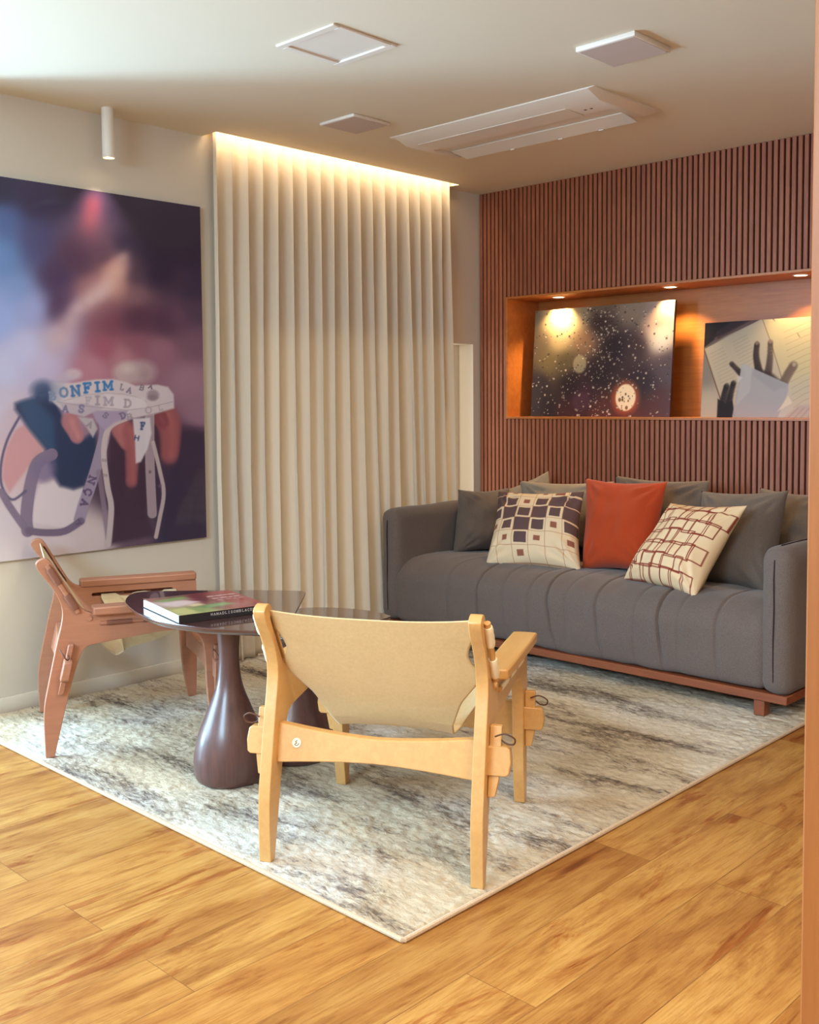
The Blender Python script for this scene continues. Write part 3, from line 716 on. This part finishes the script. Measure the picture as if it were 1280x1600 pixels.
bm = bmesh.new(); box(bm, (-X_+.1, -.17, -.037), (X_-.2, -.034, -.034), .001, 1); obj('intake_panel', bm, M['white'], t)
bm = bmesh.new(); box(bm, (-X_+.085, .085, -.026), (X_-.085, .205, -.020), .002, 1)
for v in bm.verts: v.co.z -= (v.co.y-.085)*.13
fl = obj('air_flap', bm, M['metal'], t)
for sx in (.30, .08, -.2):
    bm = bmesh.new(); box(bm, (sx-.012, .200, -.044), (sx+.012, .212, -.022), .001, 1); obj('clip', bm, M['metal'], t)
for sx in (.42, .45):
    bm = bmesh.new(); box(bm, (sx-.005, -.10, -.0355), (sx+.005, -.09, -.033)); obj('indicator', bm, M['edge'], t, smooth=False)

# ============================================================ CURTAIN
nyc, nzc = 900, 70
s = np.linspace(0, 1, nyc); zc = np.linspace(.016, H+.07, nzc)
nf = 18
amp = rng.uniform(.75, 1.2, nf+1); ph = rng.uniform(-1, 1, nf+1); dr = rng.uniform(-1, 1, nf+1); second = rng.uniform(-.5, .9, nf+1)
amp[0] = 1.15
k = s*nf; ki = np.minimum(k.astype(int), nf-1); fr_ = k-ki; sm = fr_*fr_*(3-2*fr_)
lerp = lambda a_: a_[ki]*(1-sm)+a_[ki+1]*sm
P = np.zeros((nyc, nzc, 3))
for j, z in enumerate(zc):
    d = 1-min(z, H)/H                                   # 0 top .. 1 bottom
    th = 2*PI*(k + lerp(ph)*.10*d)
    a1 = .0185*(1+.3*d)*(1+(lerp(amp)-1)*min(1, d*3)); a2 = .016*min(1, d*2.5)
    wv = np.sin(th)+.22*np.sin(2*th+.8)
    x_ = .049 + .012*d + a1*wv + a2*lerp(second)*np.sin(th*.5+1.3+1.5*d)
    y0, y1 = -1.985-.035*min(1, d*1.6), -.335+.05*d**1.5
    y_ = y0+(y1-y0)*s + .012*np.cos(th)*(1+.6*d) + .03*d*lerp(dr)
    P[:, j, 0] = np.maximum(x_, .017) if d < 0 else np.clip(x_, .016, .108 if d < .05 else .14); P[:, j, 1] = y_; P[:, j, 2] = z
P[:, :, 0] = np.clip(P[:, :, 0], .018, .15)
me = grid_mesh(P); cu = link_mesh('curtain', me, M['curtain'], smooth=True, angle=180)
md = cu.modifiers.new('Thickness', 'SOLIDIFY'); md.thickness = .0012
tag(cu, 'full height off-white pleated linen curtain hanging from the lit ceiling slot', 'curtain')

# ============================================================ SOFA
SX0, SX1, SYF, SYB = .185, 2.425, -1.05, -.06
sofa = empty('sofa', (1.3, -.55, GZ)); tag(sofa, 'long grey fabric sofa with rounded arms on a low wooden base', 'sofa')
def part(name, bm, material, parent, **k):
    """geometry given in world metres, parented to an unrotated root"""
    bmesh.ops.translate(bm, verts=bm.verts, vec=-Vector(root_loc(parent))); return obj(name, bm, material, parent, **k)
def root_loc(p):
    v = Vector((0,0,0))
    while p is not None: v += p.location; p = p.parent
    return v
bm = bmesh.new(); box(bm, (SX0+.005, SYF+.01, .074), (SX1-.008, SYB-.1, .108), .003, 1); part('wood_base', bm, M['sofawood'], sofa)
for fx in (2.30, .33):
    for fy in (SYF+.02, SYB-.25):
        bm = bmesh.new(); box(bm, (fx-.022, fy, GZ), (fx+.022, fy+.05, .075), .002, 1); part('foot', bm, M['sofawood'], sofa)
# seat: rounded section swept along x with gathered creases
AT = .115
x0s, x1s = SX0+AT-.03, SX1-AT+.03
sec = cr([(-.20,.40),(-.5,.43),(-.8,.445),(-.95,.425),(-1.035,.36),(-1.05,.27),(-1.045,.18),(-1.02,.115),(-.9,.105),(-.5,.105),(-.2,.105)], 8)
sec = np.array(sec); nxs = 420; xs = np.linspace(x0s, x1s, nxs)
tng = np.gradient(sec, axis=0); nr = np.stack([tng[:,1], -tng[:,0]], 1); nr /= np.linalg.norm(nr, axis=1)[:,None]
P = np.zeros((nxs, len(sec), 3)); L = np.arange(len(sec))/len(sec)
cre = [(.66,.02,.008),(.86,.05,.016),(1.02,.10,.007),(1.17,.06,.010),(1.29,.16,.018),(1.38,.05,.006),(1.55,.11,.013),(1.74,.03,.006),(1.86,.09,.018),(1.95,.02,.006),(2.12,.04,.009)]
for i, x_ in enumerate(xs):
    dsp = np.zeros(len(sec))
    e = min((x_-x0s), (x1s-x_)); dsp -= .03*max(0, 1-e/.06)**2
    for cx_, sl, am in cre:
        c_ = cx_ + sl*(L-.5)*1.2; dsp -= 1.0*am*np.exp(-((x_-c_)/.0065)**2)*np.clip(np.sin(PI*np.clip(L*1.75-.22, 0, 1)), 0, 1)**.6
        dsp += .22*am*np.exp(-((x_-c_-.03)/.03)**2)*np.clip(np.sin(PI*np.clip(L*1.75-.22, 0, 1)), 0, 1)
    nz_ = np.array([noise.noise(Vector((x_*3.2, l_*6, 2.2))) + .8*noise.noise(Vector((x_*13, l_*7, 7.7))) for l_ in L])
    dsp += .006*nz_
    P[i,:,0] = x_; P[i,:,1] = sec[:,0]+nr[:,0]*(-dsp)*-1*-1; P[i,:,2] = sec[:,1]+nr[:,1]*(-dsp)*-1*-1
# outward is the side away from the section centre
cen = sec.mean(0); sgn = np.sign(((sec-cen)*nr).sum(1).mean())
if sgn > 0:
    P[:,:,1] = 2*sec[:,0][None,:]-P[:,:,1]; P[:,:,2] = 2*sec[:,1][None,:]-P[:,:,2]
P -= np.array(sofa.location)[None,None,:]
me = grid_mesh(P); st = link_mesh('seat_cushion', me, M['sofa'], sofa, smooth=True, angle=180)
def soft_box(lo, hi, r, seg=6, sub=0.004, seed=0.0, cuts=14):
    """rounded upholstered block with small dents"""
    bm = bmesh.new(); box(bm, lo, hi, 0)
    bmesh.ops.bevel(bm, geom=list(bm.edges), offset=r, segments=seg, affect='EDGES', profile=.5)
    bmesh.ops.recalc_face_normals(bm, faces=bm.faces)
    L_ = [e for e in bm.edges if e.calc_length() > .12]
    bmesh.ops.subdivide_edges(bm, edges=L_, cuts=cuts, use_grid_fill=True)
    bm.normal_update()
    for v in bm.verts:
        q = v.co; d = noise.noise(q*4.5+Vector((seed, 0, 0)))*sub*1.6 + noise.noise(q*16+Vector((0, seed, 0)))*sub*.6
        v.co = q+v.normal*d
    return bm
bm = soft_box((SX0, SYF-.005, .108), (SX0+AT+.02, SYB, .697), .056, seed=1); part('armrest', bm, M['sofa'], sofa, angle=180)
bm = soft_box((SX1-AT-.008, SYF-.005, .100), (SX1+.012, SYB, .687), .056, seed=5); part('armrest', bm, M['sofa'], sofa, angle=180)
bm = soft_box((SX0+.08, -.28, .108), (SX1-.08, SYB+.01, .70), .06, seed=9); part('backrest', bm, M['sofa'], sofa, angle=180)
# seam down the front of each arm and over the top
for sxm in (SX1-AT/2+.0, SX0+AT/2+.01):
    pts = [(sxm, -.25, .6895), (sxm, -.6, .690), (sxm, SYF+.06, .689), (sxm, SYF+.018, .672), (sxm, SYF-.003, .635), (sxm-.001, SYF-.0065, .56), (sxm+.001, SYF-.006, .45), (sxm-.001, SYF-.0065, .32), (sxm, SYF-.006, .22), (sxm, SYF-.003, .16)]
    part('seam', tube(pts, .0028, 6), fab_seam if False else M['gap'], sofa)

# ============================================================ CUSHIONS
def pillow(name, TL, TR, BR, BL, th, material, label, n_=44, art=None, seed=0.0, sag=0.0, parentless=True, wr=1.0):
    TL, TR, BR, BL = [np.array(tuple(v), float) for v in (TL, TR, BR, BL)]
    cen = (TL+TR+BR+BL)/4
    nn = np.cross(TR-BL, TL-BR); nn /= np.linalg.norm(nn)
    if nn @ (CAM-cen) < 0: nn = -nn
    g = np.linspace(0, 1, n_); U, V = np.meshgrid(g, g, indexing='ij')
    def side(sgn_):
        u, v = U, V
        # edges pull in between the corners
        pin = .045
        uu = u + pin*np.sin(PI*v)*(.5-u)*2*np.abs(2*u-1)**1.5; vv = v + pin*np.sin(PI*u)*(.5-v)*2*np.abs(2*v-1)**1.5
        base = (TL[None,None]*((1-uu)*vv)[...,None] + TR[None,None]*(uu*vv)[...,None] + BR[None,None]*(uu*(1-vv))[...,None] + BL[None,None]*((1-uu)*(1-vv))[...,None])
        t = (np.clip(1-np.abs(2*u-1)**2.6, 0, 1)*np.clip(1-np.abs(2*v-1)**2.6, 0, 1))**.55
        low = 1+.22*(.5-v)*2
        t = t*th*.5*low
        w_ = np.zeros_like(t)
        for i in range(n_):
            for j in range(n_):
                uu_, vv_ = u[i,j], v[i,j]
                w_[i,j] = noise.noise(Vector((uu_*3+seed, vv_*3, sgn_*2+seed)))*.018 + noise.noise(Vector((uu_*8+seed, vv_*5, sgn_)))*.008
        # wrinkles fanning from the corners
        for (cu_, cv_) in ((0,0),(1,0),(0,1),(1,1)):
            ang = np.arctan2(np.abs(v-cv_), np.abs(u-cu_)+1e-6); rr = np.hypot(u-cu_, v-cv_)
            w_ += .0062*np.sin(ang*14+seed*3+cu_)*np.exp(-((rr-.22)/.14)**2)
        edge = np.clip(np.minimum(np.minimum(u, 1-u), np.minimum(v, 1-v))*8, 0, 1)
        off = (t + w_*wr*edge)
        return base + nn[None,None]*(sgn_*off)[...,None]
    Fp, Bp = side(1), side(-1)
    allp = np.concatenate([Fp.reshape(-1,3), Bp.reshape(-1,3)])
    base_pt = np.array([cen[0], cen[1], allp[:,2].min()])
    me = bpy.data.meshes.new(name); bm = bmesh.new()
    fv = [[bm.verts.new(Fp[i,j]-base_pt) for j in range(n_)] for i in range(n_)]
    bv = [[None]*n_ for _ in range(n_)]
    for i in range(n_):
        for j in range(n_):
            bv[i][j] = fv[i][j] if i in (0, n_-1) or j in (0, n_-1) else bm.verts.new(Bp[i,j]-base_pt)
    bm.verts.index_update()
    for i in range(n_-1):
        for j in range(n_-1):
            bm.faces.new((fv[i][j], fv[i+1][j], fv[i+1][j+1], fv[i][j+1]))
            q = (bv[i][j], bv[i][j+1], bv[i+1][j+1], bv[i+1][j])
            bm.faces.new(q)
    bm.to_mesh(me); bm.free()
    if art:
        a_ = Art(U, 1-V); art(a_)
        full = np.tile(np.array((214,188,148.)), (len(me.vertices), 1)); full[:n_*n_] = a_.c; set_cols(me, full)
    o = link_mesh(name, me, material, smooth=True, angle=180); o.location = base_pt
    tag(o, label, 'cushion', 'loose cushions on the sofa'); return o
def W(px, py, y): return at(px, py, 'y', y)
# back row
pillow('cushion', W(716,765,-.62), W(796,762,-.28), W(800,862,-.36), W(708,866,-.68), .19, M['pgrey'], 'grey linen cushion leaning against the left sofa arm', seed=1)
pillow('cushion', W(765,772,-.26), W(857,736,-.16), W(880,850,-.30), W(775,862,-.36), .14, M['plight'], 'grey cushion with a raised corner behind the checked cushion', seed=2)
pillow('cushion', W(812,751,-.30), W(960,752,-.20), W(960,858,-.34), W(815,862,-.38), .12, M['plight'], 'pale grey cushion between the checked cushion and the orange one', seed=3.3)
pillow('cushion', W(962,743,-.24), W(1110,751,-.22), W(1105,868,-.36), W(962,868,-.36), .14, M['pgrey'], 'grey linen cushion behind the right edge of the orange cushion', seed=4.1)
pillow('cushion', W(1188,762,-.16), W(1300,772,-.20), W(1296,895,-.40), W(1180,890,-.30), .14, M['pgrey'], 'grey cushion in the far right corner of the sofa, partly behind the jamb', seed=5.2)
pillow('cushion', W(1096,767,-.36), W(1233,766,-.42), W(1206,934,-.66), W(1086,908,-.60), .21, M['pgrey'], 'large plain grey cushion leaning behind the line-patterned cushion', seed=6.4)
# front row
def checks(a):
    cream = (222,198,164); dk = (88,66,68); a.c[:] = cream
    nu, nvv = 5.7, 5.7
    G = {(0,0):.44,(1,0):.18,(3,0):.16,(4,0):.32,(5,0):.4,
         (0,1):.5,(1,1):.36,(2,1):.19,(3,1):.36,(4,1):.5,(5,1):.44,
         (0,2):.34,(1,2):.5,(2,2):.36,(3,2):.5,(4,2):.36,(5,2):.5,
         (0,3):.18,(1,3):.34,(2,3):.5,(3,3):.36,(4,3):.21,(5,3):.36,
         (1,4):.18,(2,4):.38,(3,4):.2,(5,4):.2,(2,5):.2}
    cu_ = a.X*nu+.12; cv_ = a.Y*nvv+.35
    i_ = np.floor(cu_).astype(int); j_ = np.floor(cv_).astype(int); fu = np.abs(cu_-i_-.5); fv_ = np.abs(cv_-j_-.5)
    for (i, j), h_ in G.items():
        c = dk if h_ > .22 and (i, j) != (4, 0) else (140,84,66)
        m_ = ((i_ == i) & (j_ == j) & (np.maximum(fu, fv_) < h_)).astype(float); a.put(m_, c, .95)
    ln = ((np.minimum(.5-fu, .5-fv_) < .018)).astype(float); a.put(ln, (166,110,80), .7)
pillow('cushion', W(779,768,-.55), W(913,768,-.50), W(908,893,-.72), W(758,886,-.86), .18, M['pcream'], 'cream cushion with brown checks at the left of the front row', n_=150, art=checks, seed=7.7)
pillow('cushion', W(915,747,-.42), W(1043,753,-.42), W(1022,898,-.66), W(910,890,-.66), .19, M['orange'], 'plain rust orange cushion in the middle of the sofa', seed=8.2)
def loops(a):
    a.c[:] = (222,194,156); r2 = random.Random(5); brown = (126,50,36)
    for i in range(7):
        for j in range(7):
            cx_ = (i+.5)/7*.94+.02; cy_ = (j+.5)/7; h_ = .058+r2.random()*.03+ (.018 if (i+j) % 2 else -.012); k_ = .058+r2.random()*.03
            cx_ += r2.uniform(-.012,.012); cy_ += r2.uniform(-.012,.012)
            if i == 6 and r2.random() < .5: continue
            a.line([(cx_-h_,cy_-k_),(cx_+h_,cy_-k_),(cx_+h_,cy_+k_),(cx_-h_,cy_+k_),(cx_-h_,cy_-k_)], .0115, brown, .95, .004)
pillow('cushion', W(1048,786,-.60), W(1168,790,-.66), W(1086,934,-.93), W(974,906,-.82), .18, M['pcream'], 'beige cushion printed with brown interlocking square outlines', n_=180, art=loops, seed=9.1)

# ============================================================ SLING CHAIRS
def sling_chair(loc, rz, wd, leather, wrap, label, badge):
    t = empty('sling_chair', loc, rz); tag(t, label, 'armchair')
    PO, TH = .295, .034
    outer = chaikin([(-.318,0,1),(-.321,.10),(-.320,.18),(-.298,.28),(-.272,.40),(-.248,.49),(-.250,.54),(-.276,.60),(-.338,.683),(-.326,.704),(-.292,.712),(-.26,.655),(-.215,.575),(-.190,.53),(-.165,.507),(-.12,.500),
                     (.10,.500),(.300,.500,1),(.322,.498,1),(.323,.42),(.322,.25),(.314,0,1),(.280,0,1),(.262,.10),(.253,.20),(.250,.30),(.243,.375),(.205,.412),(.14,.421),(.05,.415),(-.06,.402),(-.14,.393),(-.178,.385),(-.198,.345),(-.236,.22),(-.262,.11),(-.289,0,1)], 2)
    def slot(y0, z0, y1, z1, w_):
        d = np.array([y1-y0, z1-z0]); d /= np.linalg.norm(d); q = np.array([-d[1], d[0]])*w_/2; pa_, pb_ = np.array([y0, z0]), np.array([y1, z1])
        return [tuple(pa_-q), tuple(pb_-q), tuple(pb_+d*w_*.4), tuple(pb_+q), tuple(pa_+q), tuple(pa_-d*w_*.4)]
    bslot = ((-.288,.672),(-.206,.530)); sslot = ((-.10,.466),(.22,.466))
    for s_ in (-1, 1):
        f = lambda a_, b_, t_, s_=s_: (s_*PO+t_, a_, b_)
        bm = prism(outer, [slot(*bslot[0], *bslot[1], .014), slot(*sslot[0], *sslot[1], .014)], f, -TH/2, TH/2)
        o = obj('side_frame', bm, wd, t, angle=30); bevel_mod(o, .006, 3)
        # armrest plank
        bm = prism(chaikin([(-.150,-.030),(-.150,.030),(-.138,.038),(.31,.040),(.325,.034),(.325,-.034),(.31,-.040),(-.138,-.038)], 1), [], lambda a_, b_, t_, s_=s_: (s_*(PO+.012)+b_, a_, t_), .5005, .529)
        o = obj('armrest', bm, wd, t, angle=30); bevel_mod(o, .005, 3)
        bm = tube([(s_*(PO+TH/2-.002), -.158, .487), (s_*(PO+TH/2+.005), -.158, .487)], .009, 14); obj('arm_plug', bm, wd, t)
        # dowels outside the frame, held by the leather tabs
        ox = s_*(PO+TH/2+.008)
        (ya, za), (yb, zb) = bslot; L_ = lambda k_: (ox, ya+(yb-ya)*k_, za+(zb-za)*k_)
        o = obj('dowel', tube([L_(-.10), L_(1.12)], .0085, 12), wd, t)
        for k0, k1 in ((-.02, .38), (.66, 1.04)):
            pts = [L_(k0+(k1-k0)*i/6) for i in range(7)]
            bm = tube(pts, .0125, 12, True, [.0115,.0135,.0128,.0135,.0130,.0135,.0115]); obj('leather_tab', bm, wrap, t)
        ox = s_*(PO+TH/2+.001); (ya2, za2), (yb2, zb2) = sslot; L2 = lambda k_: (ox, ya2+(yb2-ya2)*k_, za2+(zb2-za2)*k_)
        obj('dowel', tube([L2(-.07), L2(1.07)], .007, 12), wd, t)
        for k0, k1 in ((.0, .28), (.40, .62), (.74, 1.0)):
            pts = [L2(k0+(k1-k0)*i/6) for i in range(7)]
            obj('leather_tab', tube(pts, .009, 12, True, [.0085,.0095,.009,.0095,.009,.0095,.0085]), M['wrapd'] if not badge else wrap, t)
    # cross rails with tenons through the frames
    def rail(name, y_, ze, zm, zt, lean):
        top = []; bot = []
        for i in range(17):
            u = -1+2*i/16; k_ = abs(u)**1.6
            top.append((u*(PO-TH/2+.001), zm[1]+(ze[1]-zm[1])*k_)); bot.append((u*(PO-TH/2+.001), zm[0]+(ze[0]-zm[0])*k_))
        xt = .372
        right = [(PO-TH/2+.001, zt[1]), (xt-.012, zt[1]), (xt-.004, zt[1]-.006), (xt, (zt[0]+zt[1])/2), (xt-.004, zt[0]+.006), (xt-.012, zt[0]), (PO-TH/2+.001, zt[0])]
        left = [(-p[0], p[1]) for p in reversed(right)]
        loop = top + right + list(reversed(bot)) + left
        bm = prism(loop, [], lambda a_, b_, t_: (a_, y_+t_+lean*(b_-.3), b_), -.014, .014)
        o = obj(name, bm, wd, t, angle=30); bevel_mod(o, .003, 2)
        for s_ in (-1, 1):
            x0 = s_*(PO+TH/2+.001)
            kb = prism([(0, zt[1]+.050), (s_*.031, zt[1]+.050), (s_*.030, zt[0]), (s_*.020, zt[0]-.052), (0, zt[0]-.055)], [], lambda a_, b_, t_: (x0+a_, y_+t_+lean*(b_-.3)+.0, b_), -.009, .009)
            k_ = obj('wedge', kb, wd, t, angle=30); bevel_mod(k_, .002, 2)
            zc_ = zt[1]+.030
            q = cr([(x0+s_*.018, y_-.012, zc_), (x0+s_*.045, y_-.016, zc_+.010), (x0+s_*.068, y_-.006, zc_-.004), (x0+s_*.064, y_+.004, zc_-.022), (x0+s_*.042, y_+.012, zc_-.024), (x0+s_*.018, y_+.012, zc_-.004), (x0-s_*.006, y_+.022, zc_+.014)], 6)
            obj('cord_loop', tube(q, .0022, 7), M['cord'], k_)
    rail('rear_rail', -.247, (.262,.366), (.280,.343), (.279,.352), .22)
    rail('front_rail', .288, (.214,.322), (.232,.300), (.234,.304), 0)
    # hourglass leather sling
    path = cr([(0, -.296,.677),(.12,-.258,.606),(.25,-.208,.520),(.38,-.152,.430),(.47,-.105,.360),(.55,-.040,.318),(.66,.055,.318),(.80,.150,.345),(.92,.225,.382),(1.0,.262,.402)], 7)
    path = np.array(path); ns, nt = len(path), 61
    def edge(sv):
        """half width and side line of the sling at path parameter sv"""
        K = [(0,.279,-.2985,.690),(.10,.279,-.268,.637),(.145,.262,-.250,.606),(.19,.256,-.238,.582),(.235,.262,-.225,.560),(.28,.279,-.210,.535),(.335,.272,-.188,.500),(.40,.215,-.145,.430),(.47,.180,-.100,.350),(.53,.172,-.055,.312),(.58,.190,-.030,.330),(.635,.250,-.050,.420),(.67,.279,-.075,.466),(.74,.279,-.010,.466),(.765,.258,.010,.456),(.80,.258,.045,.456),(.825,.279,.065,.466),(.88,.279,.12,.466),(.90,.258,.14,.456),(.92,.258,.165,.456),(.945,.279,.185,.466),(1.0,.279,.235,.466)]
        ss = [q[0] for q in K]; return tuple(np.interp(sv, ss, [q[i] for q in K]) for i in (1,2,3))
    P = np.zeros((ns, nt, 3))
    for i, (sv, cy_, cz_) in enumerate(path):
        hw, ey, ez = edge(sv)
        for j in range(nt):
            tt = -1+2*j/(nt-1); a_ = abs(tt)
            if sv < .45: b_ = a_**2.0
            else: b_ = a_**2.3
            P[i, j] = (hw*tt, cy_+(ey-cy_)*b_, cz_+(ez-cz_)*(a_**2.6 if sv < .4 else a_**2.2))
    Pd = np.zeros(((ns-1)*3+1, nt, 3))
    for i in range(Pd.shape[0]):
        a_, b_ = divmod(i, 3); Pd[i] = P[a_] if b_ == 0 else P[a_]*(1-b_/3)+P[a_+1]*(b_/3)
    me = grid_mesh(Pd); o = link_mesh('leather_sling', me, leather, t, smooth=True, angle=180)
    md = o.modifiers.new('Thickness', 'SOLIDIFY'); md.thickness = .004; md.offset = 0
    if badge:
        bm = lathe([(0,.0012),(.0125,.0012),(.0135,0),(0,0)], 32)
        b1 = obj('badge', bm, M['wrap'], t); b1.location = (-.222, -.2625+.22*(.318-.3), .318); b1.rotation_euler = (PI/2-math.atan(.22)*1, 0, 0)
        q = cr([(.002,.007,.0016),(-.003,.003,.0016),(.001,0,.0016),(-.005,-.004,.0016),(0,-.007,.0016),(.005,-.004,.0016),(.006,0,.0016)], 5)
        obj('badge_mark', tube(q, .0009, 6), M['cord'], b1)
    return t
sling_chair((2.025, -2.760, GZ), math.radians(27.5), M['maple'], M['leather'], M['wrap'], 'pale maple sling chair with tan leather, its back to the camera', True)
sling_chair((.530, -2.767, GZ), math.radians(-24.6), M['maple_shade'], M['leather_in'], M['wrapd'], 'maple sling chair, its wood coloured as in shade, seen side-on under the big photograph', False)

# ============================================================ TABLES
def table(name, loc, zt, outline, prof, label, th=.020):
    t = empty(name, (loc[0], loc[1], GZ)); tag(t, label, 'coffee table', 'pair of overlapping pedestal coffee tables')
    ol = [(p[0]-loc[0], p[1]-loc[1]) for p in outline]
    bm = bmesh.new(); n_ = len(ol); cx_ = sum(p[0] for p in ol)/n_; cy_ = sum(p[1] for p in ol)/n_
    rings = []
    for z_, k_ in ((0, .955), (-.0+th*.45, .99), (th*.75, 1.0), (th-.002, 1.0), (th, .996)):
        rings.append([bm.verts.new((cx_+(p[0]-cx_)*k_, cy_+(p[1]-cy_)*k_, zt-GZ-th+z_)) for p in ol])
    for a_, b_ in zip(rings[:-1], rings[1:]):
        for i in range(n_): bm.faces.new((a_[i], a_[(i+1)%n_], b_[(i+1)%n_], b_[i]))
    bm.faces.new(rings[0]); bm.faces.new(rings[-1])
    obj('table_top', bm, M['lacq'], t, angle=30)
    obj('pedestal', lathe([(0,0)]+[tuple(p) for p in cr(prof, 6)]+[(0, prof[-1][1])], 72), M['ped'], t, angle=60)
    return t
ol1 = [(.896,-2.985),(.813,-2.923),(.776,-2.868),(.800,-2.815),(.90,-2.705),(1.056,-2.558),(1.180,-2.462),(1.225,-2.447),(1.262,-2.475),(1.40,-2.615),(1.60,-2.825),(1.665,-2.895),(1.670,-2.93),(1.62,-2.965),(1.56,-3.002),(1.462,-3.052),(1.329,-3.083),(1.22,-3.084),(1.10,-3.062),(.992,-3.027)]
ol1 = [tuple(p) for p in cr(ol1, 4, True)]
h1 = .57-.02-GZ
table('coffee_table', (1.314,-2.852), .57, ol1, [(.108,0),(.117,.012),(.122,.04),(.120,.09),(.105,.155),(.073,.235),(.045,.310),(.035,.375),(.034,.43),(.040,.50),(.052,h1-.012),(.060,h1)], 'taller brown lacquered pedestal table with a book on top')
ol2 = [(.98,-2.30),(1.03,-2.205),(1.146,-2.139),(1.261,-2.118),(1.335,-2.130),(1.366,-2.152),(1.392,-2.30),(1.43,-2.50),(1.44,-2.60),(1.38,-2.64),(1.25,-2.64),(1.10,-2.56),(1.0,-2.44)]
ol2 = [tuple(p) for p in cr(ol2, 5, True)]
h2 = .45-.02-GZ
table('coffee_table', (1.300,-2.560), .45, ol2, [(.125,0),(.135,.012),(.140,.035),(.136,.08),(.118,.14),(.088,.205),(.062,.265),(.050,.32),(.050,.36),(.060,h2-.01),(.066,h2)], 'lower brown lacquered pedestal table half tucked under the taller one')

# ============================================================ BOOK
zb0 = .5705
c_fl = at(279.7, 961.9, 'z', .597); c_fr = at(420.6, 944, 'z', .597); c_bl = at(243.6, 934.4, 'z', .597)
ex = (c_fr-c_fl); Wb = ex.length; ex.normalize(); ey = Vector((0,0,1)).cross(ex); Db = abs((c_bl-c_fl).dot(ey))
bk = empty('book', (c_fl.x, c_fl.y, zb0), math.atan2(ex.y, ex.x)); tag(bk, 'thick paperback with a red and green cover lying on the taller table', 'book')
hb = .026
bm = bmesh.new(); box(bm, (.002,.004,.002), (Wb-.004, Db-.002, hb-.0015)); obj('pages', bm, mat('book_pages', (232,236,232), .8), bk, smooth=False)
bm = bmesh.new(); box(bm, (0,0,0), (Wb, .0035, hb)); box(bm, (0,.0035,0), (Wb, Db, .0015))
blk = mat('black_book_spine', (28,24,28), .35); obj('spine', bm, blk, bk, smooth=False)
g1 = np.linspace(0, 1, 150); g2 = np.linspace(0, 1, 100); U, V = np.meshgrid(g1, g2, indexing='ij')
P = np.stack([U*Wb, V*Db, hb+.0004+.004*np.exp(-U/.05)*V], 2)
a_ = Art(U, 1-V)
a_.field([(.1,.1,150,96,84),(.3,.05,120,84,66),(.6,.1,120,50,50),(.9,.1,140,44,48),(.1,.35,196,170,160),(.3,.4,206,176,160),(.5,.4,120,54,56),(.8,.4,132,46,52),(.95,.7,140,40,46),(.1,.8,170,160,110),(.3,.85,140,150,90),(.5,.75,110,70,60),(.7,.8,150,80,80),(.9,.95,120,34,40)], .002, 2)
for pl, c in (([(.05,.15),(.42,.08),(.44,.22),(.12,.28)],(128,150,84)), ([(.02,.35),(.30,.3),(.5,.45),(.15,.58)],(214,186,180)), ([(.3,.68),(.66,.62),(.72,.76),(.4,.82)],(110,150,92)), ([(.02,.7),(.2,.66),(.24,.98),(.03,.98)],(196,186,120)), ([(.5,.1),(.62,.1),(.6,.5),(.48,.5)],(96,40,44)), ([(.28,.55),(.42,.52),(.44,.64),(.3,.66)],(226,200,150))):
    a_.poly(pl, c, .85, .03)
for k_, y_ in ((0,.25),(1,.38),(2,.48)):
    for w0, w1 in ((.64,.72),(.73,.82),(.83,.88),(.89,.97)): a_.line([(w0+k_*.01, y_), (w1-.02, y_)], .028 if k_ < 2 else .018, (226,200,196), .85, .012)
me = grid_mesh(P); set_cols(me, a_.c); cv = link_mesh('cover', me, attr_mat('book_cover_print', .3, .5, coat=.4), bk, smooth=True)
md = cv.modifiers.new('Thickness', 'SOLIDIFY'); md.thickness = .0008
# spine lettering: two rows of small pale strokes shaped as letters
word = 'MANAHSOMIDABONFIM'
bm = bmesh.new()
def stroke(bm, p, q, w_):
    p, q = Vector(p), Vector(q); d = (q-p)
    if d.length < 1e-6: return
    d.normalize(); n_ = Vector((-d.z, 0, d.x))*w_/2
    bm.faces.new([bm.verts.new(v) for v in (p-n_, q-n_, q+n_, p+n_)])
obj('lettering', (lambda: ([ [stroke(bm, (x0+u0*.007, -.0004, z0+(1-v0_)*.0075), (x0+u1*.007, -.0004, z0+(1-v1_)*.0075), .0013) for pl in GL[ch] for (u0, v0_), (u1, v1_) in zip(pl[:-1], pl[1:])] for (x0, z0, ch) in [(Wb*.34+i*.0098, .0135, c) for i, c in enumerate('HAMADLISOMBLACDM')] ], bm)[1])(), mat('pale_spine_print', (190,180,180), .5), bk, smooth=False)
